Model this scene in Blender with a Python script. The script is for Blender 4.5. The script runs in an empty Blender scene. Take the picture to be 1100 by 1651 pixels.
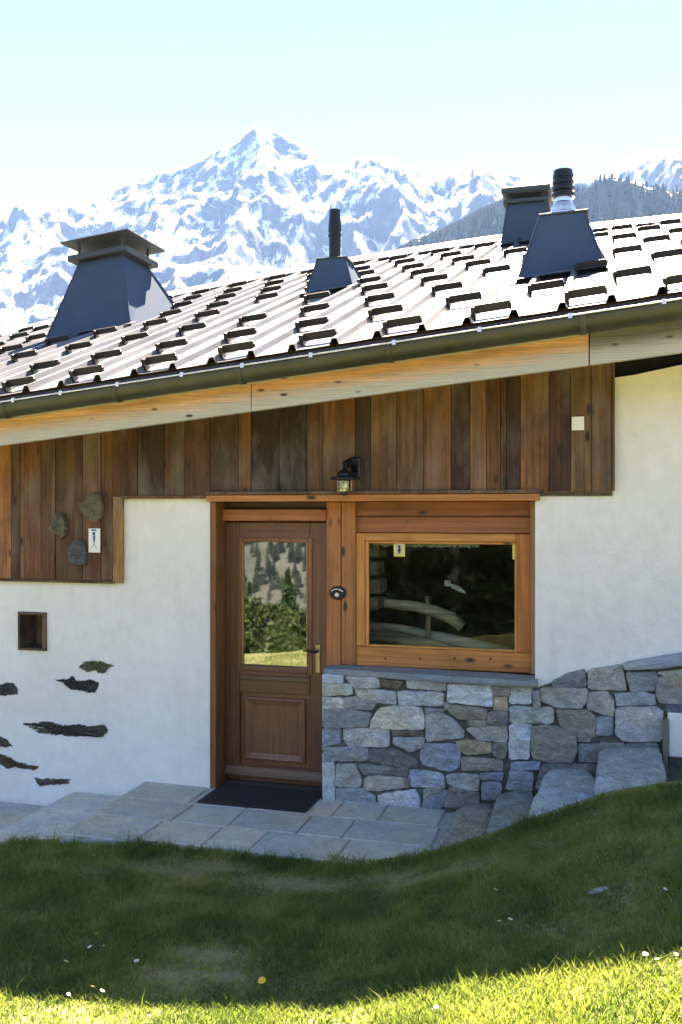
import bpy, bmesh, math, random
import numpy as np
from mathutils import Vector, Matrix
random.seed(7); np.random.seed(7)
R_ = math.radians
sc = bpy.context.scene
col = sc.collection

# ------------------------------------------------------------------ camera, sky, sun, exposure
YAW = R_(16.1); S, C = math.sin(YAW), math.cos(YAW)
D, H, F = 6.45, 2.09, 1500.0          # camera to facade, eye height, focal length in photo pixels
cam = bpy.data.cameras.new('camera'); cam_o = bpy.data.objects.new('camera', cam); col.objects.link(cam_o)
cam.sensor_fit = 'AUTO'; cam.sensor_width = 36; cam.lens = F / 1651 * 36
cam.clip_start = .05; cam.clip_end = 60000
cam_o.location = (0, -D, H); cam_o.rotation_euler = (R_(90), 0, YAW)
sc.camera = cam_o

SUN_EL, SUN_AZ = R_(53), R_(-3)       # azimuth measured from +Y (behind the house) towards +X
world = bpy.data.worlds.new('World'); sc.world = world; world.use_nodes = True
wn = world.node_tree; wn.nodes.clear()
wo = wn.nodes.new('ShaderNodeOutputWorld'); bg = wn.nodes.new('ShaderNodeBackground'); sky = wn.nodes.new('ShaderNodeTexSky')
sky.sky_type = 'NISHITA'; sky.sun_disc = False; sky.sun_elevation = SUN_EL; sky.sun_rotation = SUN_AZ
sky.altitude = 1500; sky.air_density = .4; sky.dust_density = .0; sky.ozone_density = 1.0
bg.inputs['Strength'].default_value = .05
wn.links.new(sky.outputs[0], bg.inputs[0]); wn.links.new(bg.outputs[0], wo.inputs[0])
sun = bpy.data.lights.new('sun', 'SUN'); sun_o = bpy.data.objects.new('sun', sun); col.objects.link(sun_o)
sun.energy = 5.0; sun.angle = R_(.5); sun.color = (1, .93, .82)
sdir = Vector((math.sin(SUN_AZ) * math.cos(SUN_EL), math.cos(SUN_AZ) * math.cos(SUN_EL), math.sin(SUN_EL)))
sun_o.rotation_euler = (-sdir).to_track_quat('-Z', 'Y').to_euler()
sc.view_settings.view_transform = 'Standard'; sc.view_settings.look = 'None'
sc.view_settings.exposure = 3.62; sc.view_settings.gamma = 1.0; sc.view_settings.use_curve_mapping = False
sc.view_settings.use_white_balance = True; sc.view_settings.white_balance_temperature = 7700; sc.view_settings.white_balance_tint = 16
sc.cycles.max_bounces = 8; sc.cycles.diffuse_bounces = 4; sc.cycles.glossy_bounces = 4
sc.cycles.transmission_bounces = 6; sc.cycles.transparent_max_bounces = 8; sc.cycles.volume_bounces = 0
sc.cycles.use_denoising = True; sc.cycles.caustics_reflective = False; sc.cycles.caustics_refractive = False
sc.cycles.sample_clamp_indirect = 6

# ------------------------------------------------------------------ geometry helpers
def ray(px, py):
    u = (px - 550) / F; v = (825.5 - py) / F
    return -S + u * C, C + u * S, v
def P(px, py, Y=0.0):                 # a spot of the photograph on the upright plane Y, in metres
    d = ray(px, py); s = (Y + D) / d[1]
    return d[0] * s, H + d[2] * s
def PX(px, Y=0.0): return P(px, 825, Y)[0]
def PG(px, py, Z):                    # a spot on the level plane Z
    d = ray(px, py); s = (Z - H) / d[2]
    return d[0] * s, -D + d[1] * s
def lin3(r, g, b, k=1.0):
    f = lambda c: (c / 255 / 12.92 if c / 255 <= .04045 else ((c / 255 + .055) / 1.055) ** 2.4) * k
    return (f(r), f(g), f(b), 1)

def h2(ix, iy, s):
    n = (ix.astype(np.int64) * 374761393 + iy.astype(np.int64) * 668265263 + s * 974634777) & 0x7fffffff
    n = ((n ^ (n >> 13)) * 1274126177) & 0x7fffffff
    return ((n ^ (n >> 16)) & 0xffff) / 65535.0
def vnoise(x, y, s=0):
    x = np.asarray(x, float); y = np.asarray(y, float)
    ix = np.floor(x); iy = np.floor(y); fx = x - ix; fy = y - iy
    fx = fx * fx * fx * (fx * (fx * 6 - 15) + 10); fy = fy * fy * fy * (fy * (fy * 6 - 15) + 10)
    a = h2(ix, iy, s); b = h2(ix + 1, iy, s); c = h2(ix, iy + 1, s); d = h2(ix + 1, iy + 1, s)
    return (a + (b - a) * fx) * (1 - fy) + (c + (d - c) * fx) * fy
def fbm(x, y, o=4, s=0, ridged=False):
    t = 0; a = .5; n = 0
    for k in range(o):
        v = vnoise(x, y, s + k)
        if ridged: v = 1 - np.abs(2 * v - 1)
        t = t + a * v; n += a; a *= .5; x = x * 2.03 + 17.1; y = y * 2.03 + 9.7
    return t / n

def link(name, me, mat, parent=None, color=None, smooth=False):
    o = bpy.data.objects.new(name, me); col.objects.link(o)
    if mat is not None and not me.materials: me.materials.append(mat)
    if parent is not None: o.parent = parent
    if color is not None: o.color = color
    if smooth:
        me.polygons.foreach_set('use_smooth', [True] * len(me.polygons))
    return o
def mesh(name, v, f, mat, parent=None, color=None, smooth=False):
    me = bpy.data.meshes.new(name); me.from_pydata([tuple(p) for p in v], [], f); me.update()
    return link(name, me, mat, parent, color, smooth)
def bmobj(name, bm, mat, parent=None, color=None, smooth=False):
    bmesh.ops.recalc_face_normals(bm, faces=bm.faces)
    me = bpy.data.meshes.new(name); bm.to_mesh(me); bm.free()
    return link(name, me, mat, parent, color, smooth)
def big(name, v, faces4, faces3, mat, attrs=None):          # large meshes through numpy
    me = bpy.data.meshes.new(name)
    v = np.asarray(v, np.float32); n4 = len(faces4); n3 = len(faces3)
    me.vertices.add(len(v)); me.vertices.foreach_set('co', v.ravel())
    idx = np.concatenate([np.asarray(faces4, np.int32).ravel(), np.asarray(faces3, np.int32).ravel()])
    me.loops.add(len(idx)); me.loops.foreach_set('vertex_index', idx)
    tot = np.concatenate([np.full(n4, 4), np.full(n3, 3)]).astype(np.int32)
    st = np.concatenate([[0], np.cumsum(tot)[:-1]]).astype(np.int32)
    me.polygons.add(n4 + n3); me.polygons.foreach_set('loop_start', st); me.polygons.foreach_set('loop_total', tot)
    for k, a in (attrs or {}).items():
        at = me.attributes.new(k, 'FLOAT', 'POINT'); at.data.foreach_set('value', np.asarray(a, np.float32))
    me.update(calc_edges=True); me.validate()
    me.materials.append(mat)
    return me
def empty(name, loc):
    o = bpy.data.objects.new(name, None); col.objects.link(o); o.location = loc; o.empty_display_size = .1
    return o
def tag(o, label, cat, group=None, kind=None):
    o['label'] = label
    if cat: o['category'] = cat
    if group: o['group'] = group
    if kind: o['kind'] = kind
    return o
def struct(o, label=None):
    o['kind'] = 'structure'
    if label: o['label'] = label
    return o
def sub(root, o):                     # parent without moving
    o.parent = root; o.matrix_parent_inverse = Matrix.Translation(root.location).inverted()
    return o

def bm_box(bm, x0, x1, y0, y1, z0, z1, bev=0.0):
    if bev <= 0:
        v = [bm.verts.new(p) for p in ((x0,y0,z0),(x1,y0,z0),(x1,y1,z0),(x0,y1,z0),(x0,y0,z1),(x1,y0,z1),(x1,y1,z1),(x0,y1,z1))]
        for f in ((0,3,2,1),(4,5,6,7),(0,1,5,4),(1,2,6,5),(2,3,7,6),(3,0,4,7)): bm.faces.new([v[i] for i in f])
        return v
    b2 = bmesh.new(); bm_box(b2, x0, x1, y0, y1, z0, z1)
    bmesh.ops.bevel(b2, geom=b2.edges[:], offset=bev, segments=1, affect='EDGES', profile=.5)
    m = bpy.data.meshes.new('tmp'); b2.to_mesh(m); b2.free(); bm.from_mesh(m); bpy.data.meshes.remove(m)
def box(name, x0, x1, y0, y1, z0, z1, mat, parent=None, bev=.004, color=None):
    bm = bmesh.new(); bm_box(bm, min(x0,x1), max(x0,x1), min(y0,y1), max(y0,y1), min(z0,z1), max(z0,z1), bev)
    return bmobj(name, bm, mat, parent, color)
def prism(name, poly, y0, y1, mat, parent=None, bev=.004, color=None):
    """poly = (x,z) outline, front at y0, back at y1, chamfered front edges"""
    n = len(poly); cx = sum(p[0] for p in poly) / n; cz = sum(p[1] for p in poly) / n
    def inset(d):
        out = []
        for i in range(n):
            a, b, c = Vector(poly[i-1]), Vector(poly[i]), Vector(poly[(i+1) % n])
            e1 = (b - a).normalized(); e2 = (c - b).normalized()
            n1 = Vector((-e1.y, e1.x)); n2 = Vector((-e2.y, e2.x))
            m = (n1 + n2); m = m / max(m.length_squared, .3) * 2 / 1.0
            out.append(b + m * d * .5 * 1.0)
        return out
    area = sum(poly[i-1][0] * poly[i][1] - poly[i][0] * poly[i-1][1] for i in range(n))
    q = inset(bev if area > 0 else -bev)
    v = [(p[0], y1, p[1]) for p in poly] + [(p[0], y0 + bev, p[1]) for p in poly] + [(p[0], y0, p[1]) for p in q]
    f = []
    for k in (0, 1):
        for i in range(n):
            j = (i + 1) % n; f.append((k*n+i, k*n+j, (k+1)*n+j, (k+1)*n+i))
    f += [tuple(range(2*n, 3*n)), tuple(range(n))[::-1]]
    bm = bmesh.new(); vs = [bm.verts.new(p) for p in v]
    for t in f: bm.faces.new([vs[i] for i in t])
    return bmobj(name, bm, mat, parent, color)
def tube(bm, pts, r, seg=8, caps=True):
    pts = [Vector(p) for p in pts]; rs = r if isinstance(r, (list, tuple)) else [r] * len(pts)
    rings = []
    for i, p in enumerate(pts):
        t = (pts[min(i+1, len(pts)-1)] - pts[max(i-1, 0)]).normalized()
        a = t.cross(Vector((0, 0, 1)) if abs(t.z) < .9 else Vector((1, 0, 0))).normalized(); b = t.cross(a)
        rings.append([bm.verts.new(p + (a * math.cos(k*2*math.pi/seg) + b * math.sin(k*2*math.pi/seg)) * rs[i]) for k in range(seg)])
    for r0, r1 in zip(rings, rings[1:]):
        for k in range(seg): bm.faces.new((r0[k], r0[(k+1) % seg], r1[(k+1) % seg], r1[k]))
    if caps: bm.faces.new(rings[0]); bm.faces.new(rings[-1][::-1])
def lathe(bm, prof, cx, cy, cz, seg=20):
    rings = [[bm.verts.new((cx + r*math.cos(k*2*math.pi/seg), cy + r*math.sin(k*2*math.pi/seg), cz + z)) for k in range(seg)] for r, z in prof]
    for r0, r1 in zip(rings, rings[1:]):
        for k in range(seg): bm.faces.new((r0[k], r0[(k+1) % seg], r1[(k+1) % seg], r1[k]))
    bm.faces.new(rings[0][::-1]); bm.faces.new(rings[-1])

# ------------------------------------------------------------------ materials
def nt(name):
    m = bpy.data.materials.new(name); m.use_nodes = True
    t = m.node_tree; b = t.nodes['Principled BSDF']
    return m, t, b
def nd(t, typ, **kw):
    n = t.nodes.new(typ)
    for k, v in kw.items():
        if k.startswith('i_'): n.inputs[k[2:].replace('_', ' ')].default_value = v
        else: setattr(n, k, v)
    return n
def mixc(t, a, b, fac, typ='MIX'):
    n = t.nodes.new('ShaderNodeMix'); n.data_type = 'RGBA'; n.blend_type = typ
    for s, v in ((n.inputs[0], fac), (n.inputs[6], a), (n.inputs[7], b)):
        if hasattr(v, 'links') or isinstance(v, bpy.types.NodeSocket): t.links.new(v, s)
        else: s.default_value = v
    return n.outputs[2]
def ramp(t, fac, stops):
    n = t.nodes.new('ShaderNodeValToRGB'); e = n.color_ramp.elements
    while len(e) < len(stops): e.new(.5)
    for k, (p, c) in enumerate(stops):
        e[k].position = p; e[k].color = c if len(c) == 4 else (*c, 1)
    t.links.new(fac, n.inputs[0]); return n.outputs[0]
def g(v): return (v, v, v, 1)
def bump(t, b, h, strength, dist):
    n = t.nodes.new('ShaderNodeBump'); n.inputs['Strength'].default_value = strength; n.inputs['Distance'].default_value = dist
    t.links.new(h, n.inputs['Height']); t.links.new(n.outputs[0], b.inputs['Normal'])
def coords(t, scale=(1,1,1), jitter=True):
    tc = t.nodes.new('ShaderNodeTexCoord'); src = tc.outputs['Object']
    if jitter:
        oi = t.nodes.new('ShaderNodeObjectInfo'); mu = t.nodes.new('ShaderNodeVectorMath'); mu.operation = 'SCALE'
        cb = t.nodes.new('ShaderNodeCombineXYZ')
        for k in range(3):
            mm = t.nodes.new('ShaderNodeMath'); mm.operation = 'MULTIPLY'; mm.inputs[1].default_value = (31.7, 17.3, 53.9)[k]
            t.links.new(oi.outputs['Random'], mm.inputs[0]); t.links.new(mm.outputs[0], cb.inputs[k])
        ad = t.nodes.new('ShaderNodeVectorMath'); ad.operation = 'ADD'
        t.links.new(src, ad.inputs[0]); t.links.new(cb.outputs[0], ad.inputs[1]); src = ad.outputs[0]
    mp = t.nodes.new('ShaderNodeMapping'); mp.inputs['Scale'].default_value = scale
    t.links.new(src, mp.inputs[0]); return mp.outputs[0]
def noise(t, vec, scale, detail=5, rough=.6, dist=0.0):
    n = nd(t, 'ShaderNodeTexNoise'); n.inputs['Scale'].default_value = scale; n.inputs['Detail'].default_value = detail
    n.inputs['Roughness'].default_value = rough; n.inputs['Distortion'].default_value = dist
    t.links.new(vec, n.inputs['Vector']); return n.outputs['Fac']

def wood(name, axis, rough=.75, contrast=1.0, knots=True, weather=None, coat=0.0):
    """colour comes from the object colour; grain along `axis`"""
    m, t, b = nt(name)
    sc1 = [9, 9, 9]; sc1[axis] = .55
    v = coords(t, sc1); oi = t.nodes.new('ShaderNodeObjectInfo')
    n1 = noise(t, v, 2.2, 7, .62, .6)
    sc2 = [60, 60, 60]; sc2[axis] = 1.2
    n2 = noise(t, coords(t, sc2), 1.5, 4, .7)
    sc3 = [5, 5, 5]; sc3[axis] = .5
    w = nd(t, 'ShaderNodeTexWave'); w.wave_type = 'RINGS'; w.rings_direction = 'XYZ'[axis]
    w.inputs['Scale'].default_value = 1.6; w.inputs['Distortion'].default_value = 5; w.inputs['Detail'].default_value = 3; w.inputs['Detail Scale'].default_value = 1.2
    t.links.new(coords(t, sc3), w.inputs['Vector'])
    lo, hi = 1 - .55 * contrast, 1 + .42 * contrast
    sm = [5, 5, 5]; sm[axis] = 2.2
    mot = noise(t, coords(t, sm), 1.0, 6, .68, .8)
    c = mixc(t, oi.outputs['Color'], ramp(t, n1, ((.28, g(lo)), (.72, g(hi)))), 1.0, 'MULTIPLY')
    c = mixc(t, c, ramp(t, n2, ((.3, g(1 - .35*contrast)), (.65, g(1 + .2*contrast)))), 1.0, 'MULTIPLY')
    c = mixc(t, c, ramp(t, mot, ((.3, g(1 - .5*contrast)), (.5, g(1)), (.72, g(1 + .35*contrast)))), 1.0, 'MULTIPLY')
    c = mixc(t, c, ramp(t, w.outputs['Fac'], ((.0, g(1 - .4*contrast)), (.35, g(1.05)))), .6, 'MULTIPLY')
    if knots:
        sk = [7.5, 7.5, 7.5]; sk[axis] = 3.2
        vo = nd(t, 'ShaderNodeTexVoronoi'); vo.inputs['Scale'].default_value = 1.0; vo.inputs['Randomness'].default_value = 1
        t.links.new(coords(t, sk), vo.inputs['Vector'])
        kf = ramp(t, vo.outputs['Distance'], ((.07, g(1)), (.17, g(0))))
        c = mixc(t, c, (.018, .01, .006, 1), kf)
    if weather:
        wv = noise(t, coords(t, (3, 3, 1.0) if axis == 2 else (1, 3, 6)), 1.3, 5, .65)
        c = mixc(t, c, weather, ramp(t, wv, ((.47, g(0)), (.72, g(.65)))))
    t.links.new(c, b.inputs['Base Color'])
    r = ramp(t, n2, ((.2, g(max(rough - .12, .1))), (.8, g(min(rough + .12, 1))))); t.links.new(r, b.inputs['Roughness'])
    if coat: b.inputs['Coat Weight'].default_value = coat; b.inputs['Coat Roughness'].default_value = .25
    add = nd(t, 'ShaderNodeMath', operation='ADD'); t.links.new(n1, add.inputs[0]); t.links.new(n2, add.inputs[1])
    bump(t, b, add.outputs[0], .55 * contrast, .006)
    return m
def rock(name, rough=.85, scale=1.0, lichen=True, con=1.0, bumpd=.012):
    m, t, b = nt(name); oi = t.nodes.new('ShaderNodeObjectInfo')
    v = coords(t, (scale, scale, scale * 1.7))
    n1 = noise(t, v, 9, 10, .7, .8); n2 = noise(t, v, 48, 7, .75); n3 = noise(t, v, 2.4, 3, .5)
    c = mixc(t, oi.outputs['Color'], ramp(t, n1, ((.27, g(1 - .5 * con)), (.5, g(.98)), (.74, g(1 + .45 * con)))), 1.0, 'MULTIPLY')
    c = mixc(t, c, ramp(t, n2, ((.3, g(1 - .38 * con)), (.68, g(1 + .28 * con)))), .8, 'MULTIPLY')
    c = mixc(t, c, mixc(t, (1.1, 1.02, .88, 1), (.93, .99, 1.05, 1), ramp(t, n3, ((.38, g(0)), (.62, g(1))))), 1.0, 'MULTIPLY')
    vn = noise(t, v, 4.5, 8, .6, 2.2)
    c = mixc(t, c, mixc(t, c, (1.7, 1.72, 1.75, 1), 1.0, 'MULTIPLY'), ramp(t, vn, ((.485, g(0)), (.5, g(.8 * con)), (.515, g(0)))))
    if lichen:
        n4 = noise(t, v, 15, 4, .6)
        c = mixc(t, c, (.42, .43, .38, 1), ramp(t, n4, ((.6, g(0)), (.7, g(.5)))))
    t.links.new(c, b.inputs['Base Color']); b.inputs['Roughness'].default_value = rough
    b.inputs['Specular IOR Level'].default_value = .35
    ad = nd(t, 'ShaderNodeMath', operation='MULTIPLY_ADD'); ad.inputs[1].default_value = .35
    t.links.new(n2, ad.inputs[0]); t.links.new(n1, ad.inputs[2])
    bump(t, b, ad.outputs[0], 1.0, bumpd * 1.4)
    return m
def flat(name, c, rough=.6, metal=0.0, var=.15, sc_=20, bmp=.0):
    m, t, b = nt(name)
    n = noise(t, coords(t, (1, 1, 1)), sc_, 5, .6)
    t.links.new(mixc(t, c if len(c) == 4 else (*c, 1), ramp(t, n, ((.3, g(1 - var)), (.7, g(1 + var)))), 1.0, 'MULTIPLY'), b.inputs['Base Color'])
    b.inputs['Metallic'].default_value = metal
    t.links.new(ramp(t, n, ((.25, g(max(rough - .1, .02))), (.75, g(min(rough + .1, 1))))), b.inputs['Roughness'])
    if bmp: bump(t, b, n, bmp, .004)
    return m

M = {}
M['plank'] = wood('old plank wood', 2, .8, 1.0, True, (.2, .17, .14, 1))
M['frame'] = wood('larch frame wood', 2, .55, .55, True)
M['frame_h'] = wood('larch frame wood level', 0, .55, .55, True)
M['door'] = wood('dark door wood', 2, .45, .5, False, None, .15)
M['door_h'] = wood('dark door wood level', 0, .45, .5, False, None, .15)
M['rough_log'] = wood('grey log wood', 0, .8, .8, False)
M['stone'] = rock('wall stone')
M['slate'] = rock('slate slab', .7, .8, False, .5, .004)
M['rubble'] = rock('exposed rubble', .95, 2.2, True, bumpd=.03)
M['mortar'] = flat('dark joint mortar', lin3(92, 94, 90), .95, 0, .45, 25, .8)
M['joint'] = flat('paving joint', lin3(118, 122, 120, 2.0), .95, 0, .3, 30, .6)
M['chimney'] = flat('slate blue sheet metal', lin3(66, 82, 102, 1.05), .8, .0, .1, 3); M['chimney'].node_tree.nodes['Principled BSDF'].inputs['Specular IOR Level'].default_value = .06
M['chimcap'] = flat('dark green grey sheet metal', lin3(58, 68, 72), .6, .1, .12, 6)
M['black'] = flat('black metal', (.012, .013, .015), .4, .4, .2, 20)
M['stop'] = flat('black brown snow stop steel', (.011, .0105, .01), .6, .0, .3, 14)
M['steel'] = flat('bright galvanised steel', (.62, .63, .64), .25, .95, .1, 10)
M['gutter'] = flat('weathered zinc gutter', lin3(66, 68, 58), .5, .45, .3, 5)
M['mat'] = flat('rubber mat', (.013, .014, .015), .85, 0, .3, 200, .6)
M['paper'] = flat('white card', (.8, .8, .78), .6, 0, .03)
M['yellow'] = flat('yellow sticker', (.75, .68, .08), .5, 0, .05)
M['blue'] = flat('blue print', (.04, .13, .35), .5, 0, .05)
M['navy'] = flat('navy print', (.03, .06, .2), .5, 0, .05)
M['interior'] = flat('dark room', (.2, .13, .085), .9, 0, .4, 4)
M['lace'] = flat('grey lace', (.5, .5, .48), .9, 0, .3, 60)
M['white_lamp'] = flat('white enamel', (.75, .75, .72), .35, 0, .05)
M['petal'] = flat('petal white', (.85, .85, .82), .6, 0, .05)
M['pollen'] = flat('petal yellow', (.8, .45, .02), .6, 0, .1)
M['stalk'] = flat('stalk green', (.06, .12, .03), .7, 0, .2)
M['brass'] = flat('aged brass', (.38, .3, .16), .35, .8, .25, 30)

def m_plaster():
    m, t, b = nt('white plaster')
    v = coords(t, (1, 1, 1), False)
    n1 = noise(t, v, 1.1, 6, .6); n2 = noise(t, v, 9, 6, .65); n3 = noise(t, v, 55, 5, .7)
    c = ramp(t, n1, ((.3, (.74, .73, .69)), (.7, (.84, .83, .8))))
    c = mixc(t, c, ramp(t, n2, ((.3, g(.93)), (.65, g(1.03)))), 1.0, 'MULTIPLY')
    st = noise(t, coords(t, (6, 6, .5), False), 1.2, 5, .6)
    c = mixc(t, c, (.58, .56, .5, 1), ramp(t, st, ((.56, g(0)), (.75, g(.25)))))
    t.links.new(c, b.inputs['Base Color']); b.inputs['Roughness'].default_value = .92
    ad = nd(t, 'ShaderNodeMath', operation='MULTIPLY_ADD'); ad.inputs[1].default_value = .25
    t.links.new(n3, ad.inputs[0]); t.links.new(n2, ad.inputs[2]); bump(t, b, ad.outputs[0], .8, .016)
    return m
M['plaster'] = m_plaster()
def m_fascia():
    m, t, b = nt('larch fascia weathered at its lower edge')
    uv = t.nodes.new('ShaderNodeUVMap'); sx = t.nodes.new('ShaderNodeSeparateXYZ'); t.links.new(uv.outputs[0], sx.inputs[0])
    oi = t.nodes.new('ShaderNodeObjectInfo')
    v = coords(t, (.8, 8, 14)); n1 = noise(t, v, 2, 7, .62, .5); n2 = noise(t, coords(t, (1.6, 90, 90)), 1.6, 7, .78)
    c = mixc(t, oi.outputs['Color'], ramp(t, n1, ((.3, g(.5)), (.7, g(1.3)))), 1.0, 'MULTIPLY')
    ad = nd(t, 'ShaderNodeMath', operation='MULTIPLY_ADD'); ad.inputs[1].default_value = .55
    t.links.new(n1, ad.inputs[0]); t.links.new(sx.outputs[1], ad.inputs[2])
    c = mixc(t, (.46, .45, .42, 1), c, ramp(t, ad.outputs[0], ((.48, g(.0)), (.95, g(1)))))
    c = mixc(t, c, ramp(t, n2, ((.3, g(.6)), (.65, g(1.18)))), 1.0, 'MULTIPLY')
    vo = nd(t, 'ShaderNodeTexVoronoi'); vo.inputs['Scale'].default_value = 1
    t.links.new(coords(t, (3.2, 5, 8.5)), vo.inputs['Vector'])
    c = mixc(t, c, (.05, .025, .012, 1), ramp(t, vo.outputs['Distance'], ((.05, g(1)), (.12, g(0)))))
    t.links.new(c, b.inputs['Base Color']); b.inputs['Roughness'].default_value = .75; bump(t, b, n2, .4, .004)
    return m
M['fascia'] = m_fascia()
def m_roof():
    m, t, b = nt('lacquered ribbed roof steel')
    n = noise(t, coords(t, (1, .4, 1)), 3, 5, .6); n2 = noise(t, coords(t, (1, 1, 1)), 40, 4, .6)
    t.links.new(ramp(t, n, ((.3, (.076, .08, .086)), (.7, (.118, .122, .13)))), b.inputs['Base Color'])
    b.inputs['Metallic'].default_value = .0; b.inputs['IOR'].default_value = 1.6
    t.links.new(ramp(t, n, ((.3, g(.3)), (.7, g(.4)))), b.inputs['Roughness']); bump(t, b, n2, .08, .003)
    return m
M['roof'] = m_roof()
def m_glass(name, refl, ior=1.52):
    m, t, b = nt(name); t.nodes.remove(b); out = t.nodes['Material Output']
    gl = nd(t, 'ShaderNodeBsdfGlossy'); gl.inputs['Roughness'].default_value = .018; gl.inputs['Color'].default_value = (.95, 1, .98, 1)
    tr = nd(t, 'ShaderNodeBsdfTransparent'); tr.inputs['Color'].default_value = (.82, .87, .84, 1)
    fr = nd(t, 'ShaderNodeFresnel'); fr.inputs['IOR'].default_value = ior
    mx = nd(t, 'ShaderNodeMixShader'); ad = nd(t, 'ShaderNodeMath', operation='ADD', use_clamp=True); ad.inputs[1].default_value = refl
    t.links.new(fr.outputs[0], ad.inputs[0]); t.links.new(ad.outputs[0], mx.inputs[0])
    t.links.new(tr.outputs[0], mx.inputs[1]); t.links.new(gl.outputs[0], mx.inputs[2]); t.links.new(mx.outputs[0], out.inputs[0])
    n = noise(t, coords(t, (1, 1, 1)), 2.5, 2, .5)
    bp = nd(t, 'ShaderNodeBump'); bp.inputs['Strength'].default_value = .025; bp.inputs['Distance'].default_value = .02
    t.links.new(n, bp.inputs['Height']); t.links.new(bp.outputs[0], gl.inputs['Normal'])
    return m
M['door_glass'] = m_glass('coated door glass', .15)
M['glass'] = m_glass('window glass', .0, 1.22)
def m_leafy(name, c0, c1, trans=.35, attr='rnd'):
    m, t, b = nt(name); out = t.nodes['Material Output']
    a = nd(t, 'ShaderNodeAttribute'); a.attribute_name = attr
    c = ramp(t, a.outputs['Fac'], ((0, c0), (1, c1)))
    t.links.new(c, b.inputs['Base Color']); b.inputs['Roughness'].default_value = .55; b.inputs['Specular IOR Level'].default_value = .3
    tl = nd(t, 'ShaderNodeBsdfTranslucent'); t.links.new(c, tl.inputs[0])
    mx = nd(t, 'ShaderNodeMixShader'); mx.inputs[0].default_value = trans
    t.links.new(b.outputs[0], mx.inputs[1]); t.links.new(tl.outputs[0], mx.inputs[2]); t.links.new(mx.outputs[0], out.inputs[0])
    return m
def m_grass():
    m, t, b = nt('lawn blades'); out = t.nodes['Material Output']
    a = nd(t, 'ShaderNodeAttribute'); a.attribute_name = 'rnd'
    c = ramp(t, a.outputs['Fac'], ((0, (.085, .135, .035)), (.45, (.155, .205, .05)), (.78, (.23, .265, .075)), (1, (.34, .31, .16))))
    t.links.new(c, b.inputs['Base Color']); b.inputs['Roughness'].default_value = .5; b.inputs['Specular IOR Level'].default_value = .3
    tl = nd(t, 'ShaderNodeBsdfTranslucent'); t.links.new(mixc(t, c, (1.5, 1.45, .9, 1), 1.0, 'MULTIPLY'), tl.inputs[0])
    mx = nd(t, 'ShaderNodeMixShader'); mx.inputs[0].default_value = .5
    t.links.new(b.outputs[0], mx.inputs[1]); t.links.new(tl.outputs[0], mx.inputs[2]); t.links.new(mx.outputs[0], out.inputs[0])
    return m
M['grass'] = m_grass()
M['leaf'] = m_leafy('broad leaves', (.012, .024, .008), (.06, .08, .022), .3)
M['needle'] = m_leafy('conifer needles', (.012, .03, .012), (.035, .07, .025), .1)
M['far_needle'] = m_leafy('grey green spring wood', (.008, .012, .01), (.022, .026, .02), .03)
M['far_needle'].node_tree.nodes['Principled BSDF'].inputs['Specular IOR Level'].default_value = 0
M['bark'] = flat('bark', (.09, .065, .045), .9, 0, .4, 12, .8)
def m_ground():
    m, t, b = nt('soil and thatch')
    v = coords(t, (1, 1, 1), False); n1 = noise(t, v, .9, 6, .6); n2 = noise(t, v, 14, 6, .7); n3 = noise(t, v, .02, 5, .6)
    c = mixc(t, (.22, .215, .085, 1), (.16, .175, .05, 1), ramp(t, n1, ((.35, g(0)), (.65, g(1)))))
    c = mixc(t, c, (.14, .11, .07, 1), ramp(t, n2, ((.42, g(0)), (.62, g(.65)))))
    ge = nd(t, 'ShaderNodeNewGeometry'); ln = nd(t, 'ShaderNodeVectorMath', operation='LENGTH'); t.links.new(ge.outputs['Position'], ln.inputs[0])
    far = nd(t, 'ShaderNodeMapRange'); far.inputs[1].default_value = 200; far.inputs[2].default_value = 330; t.links.new(ln.outputs['Value'], far.inputs[0])
    wd = ramp(t, n3, ((.35, (.03, .034, .028)), (.55, (.055, .055, .048)), (.7, (.1, .095, .082))))   # open woodland of the valley sides
    c = mixc(t, c, wd, far.outputs[0])
    t.links.new(c, b.inputs['Base Color']); b.inputs['Roughness'].default_value = .95; bump(t, b, n2, .7, .02)
    return m
M['ground'] = m_ground()
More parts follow.
